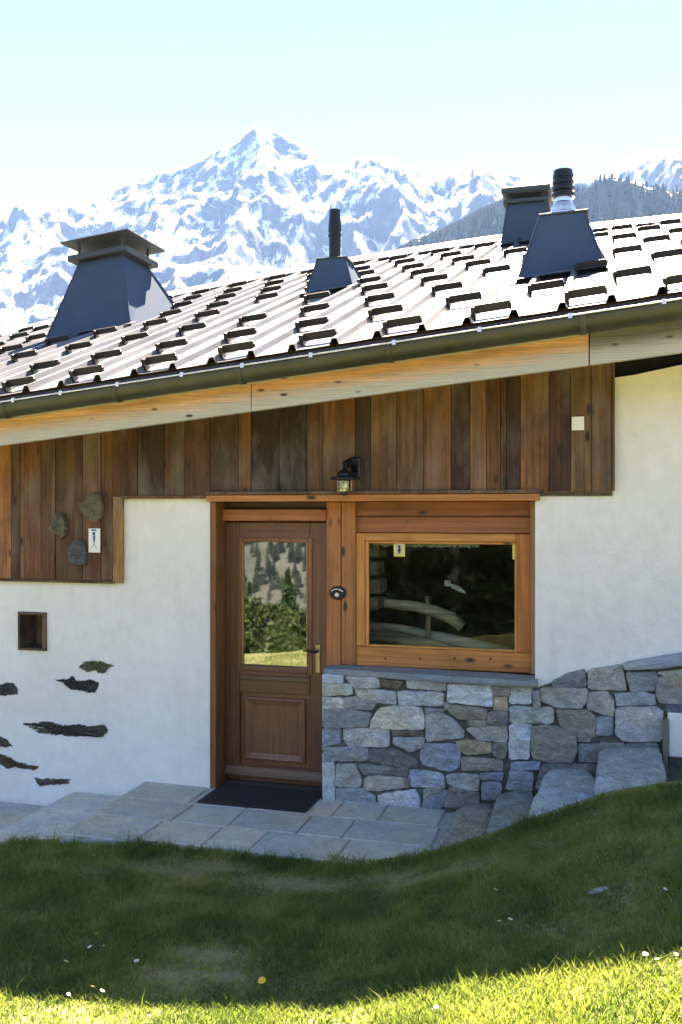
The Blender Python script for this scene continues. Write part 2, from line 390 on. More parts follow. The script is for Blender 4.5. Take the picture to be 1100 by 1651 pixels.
def m_mountain():
    m, t, b = nt('snow and rock')
    ge = nd(t, 'ShaderNodeNewGeometry'); sx = nd(t, 'ShaderNodeSeparateXYZ'); t.links.new(ge.outputs['Normal'], sx.inputs[0])
    sp = nd(t, 'ShaderNodeSeparateXYZ'); t.links.new(ge.outputs['Position'], sp.inputs[0])
    mp = nd(t, 'ShaderNodeMapping'); mp.inputs['Scale'].default_value = (.0016, .0009, .0009); mp.inputs['Rotation'].default_value = (0, .5, .25); t.links.new(ge.outputs['Position'], mp.inputs[0])
    n1 = noise(t, mp.outputs[0], 15, 10, .72, .6); n2 = noise(t, mp.outputs[0], 3.2, 6, .62)
    ad = nd(t, 'ShaderNodeMath', operation='MULTIPLY_ADD'); ad.inputs[1].default_value = .95; t.links.new(n1, ad.inputs[0]); sl = nd(t, 'ShaderNodeMath', operation='MULTIPLY'); sl.inputs[1].default_value = .62; t.links.new(sx.outputs[2], sl.inputs[0]); t.links.new(sl.outputs[0], ad.inputs[2])
    a2 = nd(t, 'ShaderNodeMath', operation='MULTIPLY_ADD'); a2.inputs[1].default_value = .45; t.links.new(n2, a2.inputs[0]); t.links.new(ad.outputs[0], a2.inputs[2])
    hf = nd(t, 'ShaderNodeMath', operation='MULTIPLY'); hf.inputs[1].default_value = .5; t.links.new(a2.outputs[0], hf.inputs[0])
    f = ramp(t, hf.outputs[0], ((.525, g(0)), (.56, g(1))))
    rk = ramp(t, n1, ((.3, (.075, .09, .13)), (.7, (.16, .18, .24))))
    c = mixc(t, rk, (.86, .87, .9, 1), f)
    t.links.new(c, b.inputs['Base Color']); b.inputs['Roughness'].default_value = .9; b.inputs['Specular IOR Level'].default_value = .0
    bump(t, b, n1, .8, 40)
    return m, f
M['mountain'], _f = m_mountain(); M['spur'], _f = m_mountain()
_r = [n for n in M['spur'].node_tree.nodes if n.bl_idname == 'ShaderNodeValToRGB']
_r[0].color_ramp.elements[1].position = .71; _r[0].color_ramp.elements[0].position = .66
_r[1].color_ramp.elements[0].color = (.01, .014, .014, 1); _r[1].color_ramp.elements[1].color = (.026, .03, .03, 1)
M['forest'] = flat('far forest floor', (.03, .045, .03), .95, 0, .4, .05)

# ------------------------------------------------------------------ ground
def tab(t, x): return np.interp(x, [p[0] for p in t], [p[1] for p in t])
G0 = [(-30, -1.6), (-9, -.62), (-5, -.36), (-4.3, -.2), (-3.7, -.1), (-3, -.03), (-1.5, -.02), (-1.1, .06), (-.7, .22), (-.3, .4), (0, .53), (.4, .63), (2, 1.0), (4, 1.6), (30, 5)]
G3 = [(-30, -1.8), (-9, -.6), (-4, -.06), (-2.4, .05), (-1, .18), (.3, .5), (2, 1.0), (4, 1.7), (30, 5)]
G6 = [(-30, -1.9), (-9, -.6), (-3, .1), (0, .47), (2, .9), (4, 1.5), (30, 5)]
def GZ(X, Y):
    X = np.asarray(X, float); Y = np.asarray(Y, float)
    a, b, c = tab(G0, X), tab(G3, X), tab(G6, X)
    u = np.clip((-1.05 - Y) / 1.95, 0, 1); w = np.clip((-3 - Y) / 3.5, 0, 1)
    z = a + (b - a) * u; z = z + (c - z) * w
    z = z + (fbm(X * 1.3, Y * 1.3, 3, 5) - .5) * .07 * np.clip((-1.2 - Y) / .6, 0, 1)
    z = z - .5 * np.clip((Y + 1.0) / .12, 0, 1)                       # under the paving and the house
    back = np.clip(-7 - Y, 0, None)
    z = z - np.interp(back, [0, 4, 55, 160, 300, 420, 1200, 6000], [0, .5, 11, 34, 55, 40, -260, -900])
    front = np.clip(Y - 9, 0, None); z = z - np.interp(front, [0, 60, 600, 1500, 14000], [0, 8, 150, 260, 260])
    side = np.clip(np.abs(X) - 30, 0, None); z = z - np.interp(side, [0, 300, 14000], [0, 25, 120])
    return z
def axis(lo, hi, fine0, fine1, st):
    a = list(np.arange(fine0, fine1 + st / 2, st)); x, d = fine1, st
    while x < hi: d *= 1.18; x += d; a.append(min(x, hi))
    x, d = fine0, st; b = []
    while x > lo: d *= 1.18; x -= d; b.append(max(x, lo))
    return np.array(b[::-1] + a)
gx = axis(-7000, 7000, -7, 3, .1); gy = axis(-7000, 7000, -6, -.6, .08)
XX, YY = np.meshgrid(gx, gy); ZZ = GZ(XX, YY)
def gridfaces(ny, nx):
    i = np.arange(ny - 1)[:, None] * nx + np.arange(nx - 1)[None, :]; i = i.ravel()
    return np.stack([i, i + 1, i + nx + 1, i + nx], 1)
gm = big('ground', np.stack([XX.ravel(), YY.ravel(), ZZ.ravel()], 1), gridfaces(len(gy), len(gx)), np.zeros((0, 3), int), M['ground'])
struct(link('ground', gm, None, smooth=True), 'grassy hillside ground rising to the right')

# ------------------------------------------------------------------ the mountain range behind (about four kilometres off)
def cambase(a, b): return a * C - b * S, a * S + b * C - D
SIL = [(-900, 470), (-400, 420), (-150, 385), (0, 360), (60, 345), (110, 322), (150, 326), (220, 288), (310, 262), (345, 245), (378, 228), (398, 212), (412, 206), (450, 206), (466, 216), (484, 230), (525, 262), (555, 264),
       (590, 255), (640, 262), (690, 276), (760, 270), (800, 274), (845, 290), (900, 305), (950, 278), (1000, 256), (1050, 243), (1100, 238), (1300, 225), (1700, 260), (2300, 330)]
B0 = 4200.0
na, nb = 640, 320
aa = np.linspace(-3600, 4400, na); bb = np.linspace(1500, 5600, nb)
A, B = np.meshgrid(aa, bb)
prof = np.interp(A, [(x - 550) / F * B0 for x, y in SIL], [(825 - y) / F * B0 for x, y in SIL]) + H
u = np.clip((B - 1500) / (B0 - 1500), 0, 1); back = np.clip((B - B0) / 1400, 0, 1)
rise = u ** 1.35
rg = fbm(A / 620 + .7 * fbm(A / 900, B / 900, 3, 40), B / 1100, 6, 11, True)
rg2 = fbm(A / 210 + .5 * rg, B / 330, 6, 23, True)
amp = np.clip(u, 0, 1) * (1 - np.clip((u - .75) / .25, 0, 1) ** 2 * .93)
Hm = prof * rise * (1 - back * .7) + (rg - .62) * 620 * amp + (rg2 - .6) * 270 * (.1 + amp) * np.clip(u * 3, 0, 1)
Hm = Hm + (fbm(A / 70, B / 70, 4, 61, True) - .6) * 62 * np.clip(u * 2, 0, 1) * (.25 + .75 * amp) - 260 * (1 - np.clip(u * 4, 0, 1))
MX, MY = cambase(A, B)
mm = big('mountain', np.stack([MX.ravel(), MY.ravel(), Hm.ravel()], 1), gridfaces(nb, na), np.zeros((0, 3), int), M['mountain'])
struct(link('mountain', mm, None, smooth=True), 'snowy mountain range with a blunt rocky summit')
# wooded spur in front of it, on the right
SP = [(250, 600), (420, 500), (560, 436), (620, 402), (665, 377), (715, 358), (770, 328), (810, 310), (860, 298), (940, 298), (980, 279), (1020, 287), (1060, 298), (1110, 304), (1250, 330), (1500, 300), (2000, 280)]
B1 = 2300.0
na, nb = 240, 80
A, B = np.meshgrid(np.linspace(-460, 2600, na), np.linspace(1500, 2900, nb))
prof = np.interp(A, [(x - 550) / F * B1 for x, y in SP], [(825 - y) / F * B1 for x, y in SP]) + H - 12
u = np.clip((B - 1500) / 800, 0, 1); back = np.clip((B - B1) / 600, 0, 1)
Hs = prof * (.25 + .75 * u) - 420 * back ** 1.3 * .8 + (fbm(A / 260, B / 260, 5, 77, True) - .6) * 110 * (1 - .95 * np.clip(u * 2 - 1, 0, 1) * (1 - back)) - 300 * (1 - np.clip(u * 3 + .2, 0, 1))
SX, SY = cambase(A, B)
spm = big('wooded_hill', np.stack([SX.ravel(), SY.ravel(), Hs.ravel()], 1), gridfaces(nb, na), np.zeros((0, 3), int), M['spur'])
struct(link('wooded_hill', spm, None, smooth=True), 'wooded spur of the mountain at the right')
# conifers of the spur: one far-off wood
def cones(pts, h, r, tiers=3, seg=6, seed=1):
    rs = np.random.RandomState(seed); V = []; T = []; at = []; n = 0
    ang = np.arange(seg) * 2 * math.pi / seg
    for (x, y, z), hh, rr in zip(pts, h, r):
        q = rs.rand()
        for k in range(tiers):
            st_ = .87 / tiers; z0 = z + hh * (.06 + st_ * k); z1 = z + hh * (.06 + st_ * k + st_ * 1.6); r0 = rr * (1 - .84 / tiers * k)
            jit = 1 + (rs.rand(seg) - .5) * .5; ph = rs.rand() * 6
            V.append(np.stack([x + np.cos(ang + ph) * r0 * jit, y + np.sin(ang + ph) * r0 * jit, z0 + rs.rand(seg) * hh * .05], 1))
            V.append(np.array([[x, y, min(z1, z + hh)]]))
            for j in range(seg): T.append((n + j, n + (j + 1) % seg, n + seg))
            at.append(np.full(seg + 1, q)); n += seg + 1
    return np.concatenate(V), np.array(T), np.concatenate(at)
rs = np.random.RandomState(3)
ii = rs.randint(4, nb - 18, 14000); jj = rs.randint(0, na, 14000)
dens = fbm(A[ii, jj] / 190, B[ii, jj] / 190, 4, 91) + .25 * (u[ii, jj] < .97) - .00035 * Hs[ii, jj]
keep = dens > .3
pts = np.stack([SX[ii, jj] + rs.randn(14000) * 9, SY[ii, jj] + rs.randn(14000) * 9, Hs[ii, jj] - 2], 1)[keep]
V, T, at = cones(pts, 15 + 12 * rs.rand(len(pts)), 3.2 + 2 * rs.rand(len(pts)))
fm = big('conifer_wood', V, np.zeros((0, 4), int), T, M['far_needle'], {'rnd': at})
tag(link('conifer_wood', fm, None), 'far-off dark conifer wood on the lower slope at the right', 'wood', kind='stuff')

# ------------------------------------------------------------------ roof surface
YE, YR = -.68, 6.5
def z_eave(X): return .09747609 * X + 3.33743144
def z_ridge(X): return -.00765669 * X * X + .03031264 * X + 5.86037833
def roofz(X, Y, dz=0.0): 
    e = z_eave(X); return e + (z_ridge(X) - e) * (Y - YE) / (YR - YE) + dz

chalet = empty('chalet', (-2.0, 0, 0))
tag(chalet, 'white plastered stone chalet with plank cladding and ribbed metal roof', 'house')
XL, XRt = -12.0, 2.6

# roof deck with the sheets, stops and cap under it
nseg = 30
v = []; f = []
for i in range(nseg + 1):
    x = XL + (XRt - XL) * i / nseg
    for Y, dz in ((YE + .13, -.012), (YR, -.012), (YR + 7, -2.6), (YR + 7, -2.72), (YR, -.14), (YE + .13, -.14)):
        v.append((x, Y, roofz(x, min(Y, YR)) + dz))
for i in range(nseg):
    for k in range(6): f.append((i*6+k, i*6+(k+1) % 6, (i+1)*6+(k+1) % 6, (i+1)*6+k))
f += [tuple(range(6)), tuple(nseg*6+k for k in range(6))[::-1]]
bm = bmesh.new(); vs = [bm.verts.new(p) for p in v]
for q in f: bm.faces.new([vs[i] for i in q])
roof = bmobj('roof', bm, M['plank'], color=lin3(120, 85, 55)); sub(chalet, roof)
def kid(parent, o):
    o.parent = parent
    return o
# (parts sit at world positions; only the chalet's own empty is offset)
PITCH, RIB0 = .2875, .0108
k0, k1 = int((XL - RIB0) / PITCH), int((XRt - RIB0) / PITCH)
for ks in range(k0, k1, 3):
    prof = []
    for k in range(ks, ks + 3):
        x = RIB0 + k * PITCH
        prof += [(x - .032, 0), (x - .015, .042), (x + .015, .042), (x + .032, 0), (x + .144, -.001)]
    x = RIB0 + (ks + 3) * PITCH; prof += [(x - .033, .002), (x - .016, .0445), (x + .014, .0445), (x + .024, .02)]
    v = []; n = len(prof)
    for Y in (YE, YR - .02):
        for (x, dz) in prof: v.append((x, Y + (random.uniform(-.006, .006) if Y < 0 else 0), roofz(x, Y, dz + .004)))
    f = [(i, i + 1, n + i + 1, n + i) for i in range(n - 1)]
    o = mesh('roof_sheet', v, f, M['roof'], roof)
    so = o.modifiers.new('thickness', 'SOLIDIFY'); so.thickness = .0012; so.offset = -1
# ridge cap
v = []; f = []
for i in range(nseg + 1):
    x = XL + (XRt - XL) * i / nseg
    for Y, dz in ((YR - .17, .044), (YR - .17, .056), (YR, .12), (YR + .2, .03)): v.append((x, Y, roofz(x, min(Y, YR)) + dz))
for i in range(nseg):
    for k in range(3): f.append((i*4+k, i*4+k+1, (i+1)*4+k+1, (i+1)*4+k))
M['cap'] = flat('pale ridge sheet', (.45, .43, .42), .4, .1, .06, 3); mesh('ridge_cap', v, f, M['cap'], roof)
# dark profile fillers under the cap, between the ribs
for k in range(k0, k1):
    x0, x1 = RIB0 + k * PITCH + .05, RIB0 + (k + 1) * PITCH - .05
    z = roofz((x0 + x1) / 2, YR - .15)
    bm = bmesh.new(); bm_box(bm, x0, x1, YR - .165, YR - .05, z + .006, z + .042); bmobj('ridge_filler', bm, M['stop'], roof)
# snow stops: bars hooked over two ribs
bm = bmesh.new()
L = PITCH - .05
bm_box(bm, 0, L, -.01, .018, .034, .088, .004)
bm_box(bm, -.012, .014, -.05, .02, .002, .084, .003)
bm_box(bm, L - .012, L + .004, -.012, .02, .03, .072, .003)
stop_me = None
ROWS = [-.52, .24, 1.22, 2.2, 3.1, 4.0, 4.9, 5.8]
for r, Yr in enumerate(ROWS):
    for k in range(k0 + 1, k1 - 1):
        if (k + r) % 2 == 0: continue
        x = RIB0 + k * PITCH + .026
        if proj_skip := (x < -10.5): continue
        if r > 1 and random.random() < .1: continue
        z = roofz(x, Yr)
        ex = Vector((1, 0, (roofz(x + 1, Yr) - z))).normalized(); ey = Vector((0, 1, roofz(x, Yr + 1) - z)).normalized()
        ez = ex.cross(ey).normalized(); ey = ez.cross(ex)
        if stop_me is None:
            o = bmobj('snow_stop', bm, M['stop'], roof); stop_me = o.data
        else: o = link('snow_stop', stop_me, None, roof)
        o.matrix_local = Matrix(((ex.x, ey.x, ez.x, x), (ex.y, ey.y, ez.y, Yr + random.uniform(-.02, .02)), (ex.z, ey.z, ez.z, z), (0, 0, 0, 1)))

# chimneys
def frustum(bm, x0, x1, y0, y1, tx0, tx1, ty0, ty1, ztop, tilt=0.0):
    base = [(x0, y0), (x1, y0), (x1, y1), (x0, y1)]; top = [(tx0, ty0), (tx1, ty0), (tx1, ty1), (tx0, ty1)]
    b_ = [bm.verts.new((x, y, roofz(x, y) - .02)) for x, y in base]; t_ = [bm.verts.new((x, y, ztop + tilt * (x - tx0))) for x, y in top]
    for k in range(4): bm.faces.new((b_[k], b_[(k+1) % 4], t_[(k+1) % 4], t_[k]))
    bm.faces.new(t_)
def plate(name, x0, x1, y0, y1, z, th, tilt, mat, parent, bev=.004):
    bm = bmesh.new(); bm_box(bm, x0, x1, y0, y1, z, z + th, bev)
    for q in bm.verts: q.co.z += tilt * (q.co.x - x0)
    return bmobj(name, bm, mat, parent)
def chimney(x0, x1, y0, y1, tw, td, ztop, tilt=0.0, edge=True):
    cx, cy = (x0 + x1) / 2, (y0 + y1) / 2
    bm = bmesh.new(); t = (cx - tw/2, cx + tw/2, cy - td/2, cy + td/2)
    frustum(bm, x0, x1, y0, y1, *t, ztop, tilt)
    o = bmobj('chimney', bm, M['chimney']); sub(chalet, o)
    # folded corner seams
    for sx, sy in ((0, 0), (1, 0), (1, 1)):
        bx, by = (x0, x1)[sx], (y0, y1)[sy]; tx, ty = t[sx], t[2 + sy]
        bm = bmesh.new(); tube(bm, [(bx, by, roofz(bx, by)), (tx, ty, ztop + tilt * (tx - t[0]))], .009, 5)
        bmobj('corner_seam', bm, M['chimney'], o)
    # apron flashing on the sheets
    v = [(x0 - .05, y0 - .1, roofz(x0 - .05, y0 - .1) + .05), (x1 + .05, y0 - .1, roofz(x1 + .05, y0 - .1) + .05), (x1 + .05, y0 + .05, roofz(x1 + .05, y0 + .05) + .053), (x0 - .05, y0 + .05, roofz(x0 - .05, y0 + .05) + .053)]
    mesh('apron_flashing', v, [(0, 1, 2, 3)], M['roof'], o)
    return o, cx, cy, t
# 1 large, left, with a raised cover plate
o, cx, cy, t = chimney(-6.22, -5.12, 2.85, 4.05, .56, .62, 5.0, .1)
plate('cap_rim', t[0] - .1, t[1] + .1, t[2] - .1, t[3] + .1, 4.995, .07, .1, M['chimcap'], o, .012)
for px_, py_ in ((t[0], t[2]), (t[1], t[2]), (t[0], t[3]), (t[1], t[3])):
    bm = bmesh.new(); bm_box(bm, px_ - .012, px_ + .012, py_ - .012, py_ + .012, 5.03, 5.23 + .1 * (px_ - t[0])); bmobj('post', bm, M['chimcap'], o)
plate('cover_plate', t[0] - .17, t[1] + .15, t[2] - .14, t[3] + .18, 5.2, .016, .1, M['chimcap'], o, .003)
# 2 small, with a tall black pipe
o, cx, cy, t = chimney(-3.12, -2.58, 2.95, 3.42, .31, .28, 4.79)
plate('cap_rim', t[0] - .01, t[1] + .02, t[2] - .012, t[3] + .02, 4.788, .018, 0, M['chimcap'], o)
bm = bmesh.new(); lathe(bm, [(.07, 0), (.07, .03), (.066, .05), (.066, .25), (.074, .26), (.074, .285), (.066, .29), (.066, .31), (.074, .32), (.072, .36), (.06, .5), (.06, .55)], cx, cy, 4.8)
p = bmobj('flue_pipe', bm, M['black'], o, smooth=False)
# 3 front right, galvanised cone with a ringed cowl
o, cx, cy, t = chimney(-.73, -.02, 1.22, 1.92, .36, .34, 4.54)
plate('cap_rim', t[0] - .008, t[1] + .03, t[2] - .01, t[3] + .02, 4.535, .02, .02, M['chimcap'], o)
bm = bmesh.new(); lathe(bm, [(.125, 0), (.125, .03), (.105, .045), (.1, .08), (.075, .13), (.075, .18)], cx, cy, 4.555, 24); bmobj('flue_cone', bm, M['steel'], o)
bm = bmesh.new(); pr = [(.07, 0)]
for k in range(4): pr += [(.098 - .004 * k, .004 + .055 * k), (.098 - .004 * k, .034 + .055 * k), (.078, .042 + .055 * k), (.078, .056 + .055 * k)]
lathe(bm, pr + [(.08, .232), (.02, .245)], cx, cy, 4.72, 24); bmobj('flue_cowl', bm, M['black'], o)
# 4 behind it at the ridge, boxy with a flat hood
o, cx, cy, t = chimney(-1.36, -.72, 5.72, 6.3, .48, .46, 6.09)
plate('cap_rim', t[0] - .05, t[1] + .05, t[2] - .05, t[3] + .05, 6.09, .05, 0, M['chimcap'], o, .008)
for px_ in (t[0] + .03, t[1] - .03):
    for py_ in (t[2] + .03, t[3] - .03):
        bm = bmesh.new(); bm_box(bm, px_ - .015, px_ + .015, py_ - .015, py_ + .015, 6.135, 6.24); bmobj('post', bm, M['chimcap'], o)
plate('hood', t[0] - .07, t[1] + .07, t[2] - .07, t[3] + .07, 6.215, .09, 0, M['chimcap'], o, .02)

# gutter (half round, zinc) with its couplings and clips
gt = lambda X: z_eave(X) - .08
prof = [(-.075, .0)] + [(-.075 * math.cos(a), -.012 - .085 * math.sin(a)) for a in np.linspace(.05, math.pi - .05, 10)] + [(.075, .01)]
def sweep(name, x0, x1, prof, yc, zf, mat, parent, n=8, th=.003):
    v = []; m = len(prof)
    for i in range(n + 1):
        x = x0 + (x1 - x0) * i / n
        for (dy, dz) in prof: v.append((x, yc + dy, zf(x) + dz))
    f = [(i*m+k, i*m+k+1, (i+1)*m+k+1, (i+1)*m+k) for i in range(n) for k in range(m - 1)]
    o = mesh(name, v, f, mat, parent, smooth=True)
    s = o.modifiers.new('thickness', 'SOLIDIFY'); s.thickness = th; s.offset = 0
    return o
gutter = sweep('gutter', XL, XRt, prof, -.765, gt, M['gutter'], None, 12); sub(chalet, gutter)
bead = bmesh.new(); tube(bead, [(x, -.843, gt(x) + .004) for x in np.linspace(XL, XRt, 10)], .006, 8); bmobj('bead', bead, M['steel'], gutter, smooth=True)
p2 = [(a * 1.05, b * 1.05 - .001) for a, b in prof]
for px_ in (8, 188, 388, 628, 940):
    x = PX(px_, -.8); sweep('coupling', x - .02, x + .02, p2, -.765, gt, M['gutter'], gutter, 1)
for px_ in (28, 104, 195, 298, 395, 505, 638, 775, 920, 1070):
    x = PX(px_, -.8); z = gt(x); bm = bmesh.new(); bm_box(bm, x - .012, x + .012, -.85, -.69, z + .012, z + .018); bm_box(bm, x - .012, x + .012, -.852, -.846, z - .012, z + .012); bmobj('clip', bm, M['steel'], gutter)

# black strip painting shade into the gap behind the gutter
sub(chalet, mesh('eave_shade', [(x, y_, z_eave(x) + dz) for x in (XL, XRt) for y_, dz in ((-.6, -.006), (-.672, -.012), (-.672, -.15))], [(0, 1, 4, 3), (1, 2, 5, 4)], M['stop']))
# fascia boards
fas = empty('fascia', (-2, -.62, 3)); 
def fascia_board(px0, px1, top, bot, y0, color, name='board'):
    pts = [(PX(p_, y0)) for p_ in (px0, px1)]
    n = 10; v = []; uv = []
    for i in range(n + 1):
        x = pts[0] + (pts[1] - pts[0]) * i / n
        for dy, tv in ((0, 1), (0, 0), (.05, 0), (.05, 1)):
            zt, zb = z_eave(x) + top, z_eave(x) + bot
            v.append((x, y0 + dy, zt if tv else zb)); uv.append((x, float(tv)))
    f = [(i*4+k, i*4+(k+1) % 4, (i+1)*4+(k+1) % 4, (i+1)*4+k) for i in range(n) for k in range(4)] + [(0, 1, 2, 3), (n*4+3, n*4+2, n*4+1, n*4)]
    bm = bmesh.new(); vs = [bm.verts.new(p) for p in v]
    for q in f: bm.faces.new([vs[i] for i in q])
    bm.verts.index_update(); lay = bm.loops.layers.uv.new('UVMap')
    for fc in bm.faces:
        for lp in fc.loops: lp[lay].uv = uv[lp.vert.index]
    return bmobj(name, bm, M['fascia'], color=color)
fb = [fascia_board(-420, 404.5, -.13, -.345, -.62, lin3(214, 168, 130, 1.0)), fascia_board(406, 949, -.13, -.345, -.62, lin3(210, 160, 122, 1.0)),
      fascia_board(951.5, 1600, -.15, -.345, -.625, lin3(112, 114, 114, .9))]
first = fb[0]; first.name = 'fascia'; sub(chalet, first)
for o in fb[1:]: kid(first, o)
first.name = 'fascia_board'
bpy.data.objects.remove(fas)
# drip board just under the gutter and rafter tails
for o_ in [fascia_board(-420, 949, -.105, -.165, -.65, lin3(150, 90, 45))]: o_.name = 'drip_board'; kid(first, o_)
for X in (-5.6, -4.75, -3.62, -3.42, -2.7, -1.8, -.9, 0.0, .9, 1.8):
    bm = bmesh.new(); vs = bm_box(bm, X - .05, X + .05, -.59, .5, 0, .22)
    for q in bm.verts: q.co.z += roofz(X, q.co.y) - .375
    sub(chalet, bmobj('rafter', bm, M['frame'], color=lin3(170, 125, 70)))

# ------------------------------------------------------------------ facade
YF = 0.0
X_DL = PX(341); X_ST = PX(520, -.04); X_WR = PX(863); Z_HEAD = P(600, 806)[1]; Z_SILL = .91
nx0, nz1 = P(33, 990); nx1, nz0 = P(74, 1046)
(_xa, _za), (_xb, _zb) = P(992, 609), P(1100, 590)
def wall_top(x):                      # the plaster stops short of the deck at the right end
    t_ = roofz(x, .1) - .16
    return min(t_, _za + (_zb - _za) * (x - _xa) / (_xb - _xa) + .012 * math.sin(x * 37) * math.sin(x * 11)) if x > _xa - .02 else t_
def wall_mesh():
    xs = sorted(set([XL, XRt, _xa - .022, _xa - .018, X_DL, X_ST, X_WR, nx0, nx1] + [round(x, 3) for x in np.arange(XL, XRt, .16)]))
    zs = sorted(set([-1.2, 3.4, Z_HEAD, Z_SILL, nz0, nz1] + [round(z, 3) for z in np.arange(-1.2, 3.4, .16)]))
    # drop near duplicates that are not key lines
    keyx = {_xa - .022, _xa - .018, X_DL, X_ST, X_WR, nx0, nx1, XL, XRt}; keyz = {-1.2, 3.4, Z_HEAD, Z_SILL, nz0, nz1}
    xs = [x for x in xs if x in keyx or min(abs(x - k) for k in keyx) > .04]; zs = [z for z in zs if z in keyz or min(abs(z - k) for k in keyz) > .04]
    def hole(x, z):
        if X_DL < x < X_ST and z < Z_HEAD: return True
        if X_ST <= x < X_WR and Z_SILL < z < Z_HEAD: return True
        return nx0 < x < nx1 and nz0 < z < nz1
    bm = bmesh.new(); vf = {}; vb = {}
    def vert(i, j, back):
        d = vb if back else vf
        if (i, j) not in d:
            x, z = xs[i], zs[j]; zt = min(z, wall_top(x))
            y = .3 if back else (float(fbm(np.array(x * 2.2), np.array(z * 2.2), 3, 3)) - .5) * .018
            d[(i, j)] = bm.verts.new((x, y, zt))
        return d[(i, j)]
    solid = lambda i, j: 0 <= i < len(xs) - 1 and 0 <= j < len(zs) - 1 and not hole((xs[i] + xs[i+1]) / 2, (zs[j] + zs[j+1]) / 2)
    for i in range(len(xs) - 1):
        for j in range(len(zs) - 1):
            if not solid(i, j): continue
            if zs[j] >= min(wall_top(xs[i]), wall_top(xs[i+1])): continue
            bm.faces.new((vert(i, j, 0), vert(i+1, j, 0), vert(i+1, j+1, 0), vert(i, j+1, 0)))
            for (di, dj, a, b) in ((-1, 0, (i, j), (i, j+1)), (1, 0, (i+1, j), (i+1, j+1)), (0, -1, (i, j), (i+1, j)), (0, 1, (i, j+1), (i+1, j+1))):
                if not solid(i + di, j + dj):
                    try: bm.faces.new((vert(*a, 0), vert(*b, 0), vert(*b, 1), vert(*a, 1)))
                    except ValueError: pass
    return bm
wall = bmobj('plaster_wall', wall_mesh(), M['plaster']); sub(chalet, wall)
sub(chalet, box('soffit_shade', PX(985), XRt, .12, .16, 2.7, 3.16, M['black'], None, 0))  # black strip standing in for the shade between plaster and fascia
# rear shell so that no light enters the dark room
bm = bmesh.new()
bm_box(bm, -6.5, 2.2, .302, .31, -1.0, 0.0)
for (a, b) in (((-5.2, .32, -.1), (1.2, 3.6, 2.45)),):
    x0, y0, z0 = a; x1, y1, z1 = b
    q = [bm.verts.new(p) for p in ((x0,y0,z0),(x1,y0,z0),(x1,y1,z0),(x0,y1,z0),(x0,y0,z1),(x1,y0,z1),(x1,y1,z1),(x0,y1,z1))]
    for f_ in ((0,3,2,1),(4,5,6,7),(1,2,6,5),(2,3,7,6),(3,0,4,7)): bm.faces.new([q[i] for i in f_])
sub(chalet, bmobj('room_shell', bm, M['interior']))
bm = bmesh.new(); bm_box(bm, XL, XL + .3, .3, 13, -1.2, 2.2); bm_box(bm, XRt - .3, XRt, .3, 13, -1.2, 3.2); bm_box(bm, XL, XRt, 12.7, 13, -1.2, 2.2)
sub(chalet, bmobj('rear_wall', bm, M['plaster']))

# ------------------------------------------------------------------ plank cladding
KW = 1.1
clad = box('cladding', PX(-260), PX(990) - .01, -.012, -.002, Z_HEAD + .02, 3.0, M['mortar'], bev=0); sub(chalet, clad)
planks = [(-260,-215,(110,70,45)),(-215,-170,(90,58,38)),(-170,-118,(120,78,48)),(-118,-80,(75,48,30)),(-80,-40,(110,72,44)),(-40,0,(95,60,38)),
  (0,19,(165,108,64)),(19,33,(88,56,35)),(33,40,(120,78,50)),(40,67,(118,73,48)),(67,90,(104,66,42)),(90,121,(98,68,47)),(121,134,(88,58,40)),(134,163,(108,64,44)),(163,182,(104,70,46)),
  (182,222,(88,54,34)),(222,265,(58,38,25)),(265,298,(84,55,37)),(298,339,(96,62,40)),(339,385,(72,48,34)),(385,405,(112,73,45)),(405,450,(50,35,26)),(450,495,(46,33,25)),(495,521,(96,62,42)),(521,573,(118,77,45)),
  (573,598,(70,48,37)),(598,640,(116,79,50)),(640,683,(108,76,52)),(683,728,(134,86,52)),(728,758,(62,37,27)),(758,785,(134,90,53)),(785,807,(116,76,44)),(807,817,(84,54,34)),(817,839,(64,41,29)),(839,886,(130,86,48)),(886,920,(76,46,33)),(920,954,(110,83,56)),(954,987,(104,72,47))]
for a, b, c in planks:
    bot = 934 if b <= 182 else (801 if b <= 339 else 793)
    yo = -.034 - random.uniform(0, .009)
    x0, x1 = PX(a, -.035) + .0015, PX(b, -.035) - .0015
    zb = P((a + b) / 2, bot, -.035)[1] + random.uniform(-.004, .004)
    if b <= 182: zb = P(100, 934, -.035)[1] + random.uniform(-.003, .003)
    prism('plank', [(x0, zb), (x1, zb), (x1, roofz(x1, 0) - .15), (x0, roofz(x0, 0) - .15)], yo, -.013, M['plank'], clad, .003, lin3(c[0] * .95, c[1] * .96, c[2] * .96, 1.0))
# edge trims of the cladding
zb = P(100, 938, -.04)[1]; zt = P(190, 801, -.04)[1]
box('edge_trim', PX(182.5, -.045), PX(196, -.045), -.05, -.001, zb, zt, M['plank'], clad, .003, lin3(160, 118, 66, KW))
box('bottom_trim', PX(-260), PX(182, -.045), -.047, -.001, zb - .006, zb + .012, M['plank'], clad, .002, lin3(90, 62, 38, KW))
box('edge_trim', PX(987.5, -.045), PX(991.5, -.045), -.05, -.001, P(990, 791, -.04)[1], z_eave(PX(990)) + .12, M['plank'], clad, .002, lin3(100, 78, 52, KW))
box('ledge_trim', PX(196.5, -.04), PX(339, -.04), -.05, -.001, P(270, 804, -.04)[1], P(270, 799, -.04)[1], M['plank'], clad, .002, lin3(95, 62, 40, KW))
box('ledge_trim', PX(876, -.04), PX(987, -.04), -.046, -.001, P(930, 792, -.04)[1] - .012, P(930, 792, -.04)[1], M['plank'], clad, .002, lin3(95, 72, 48, KW))

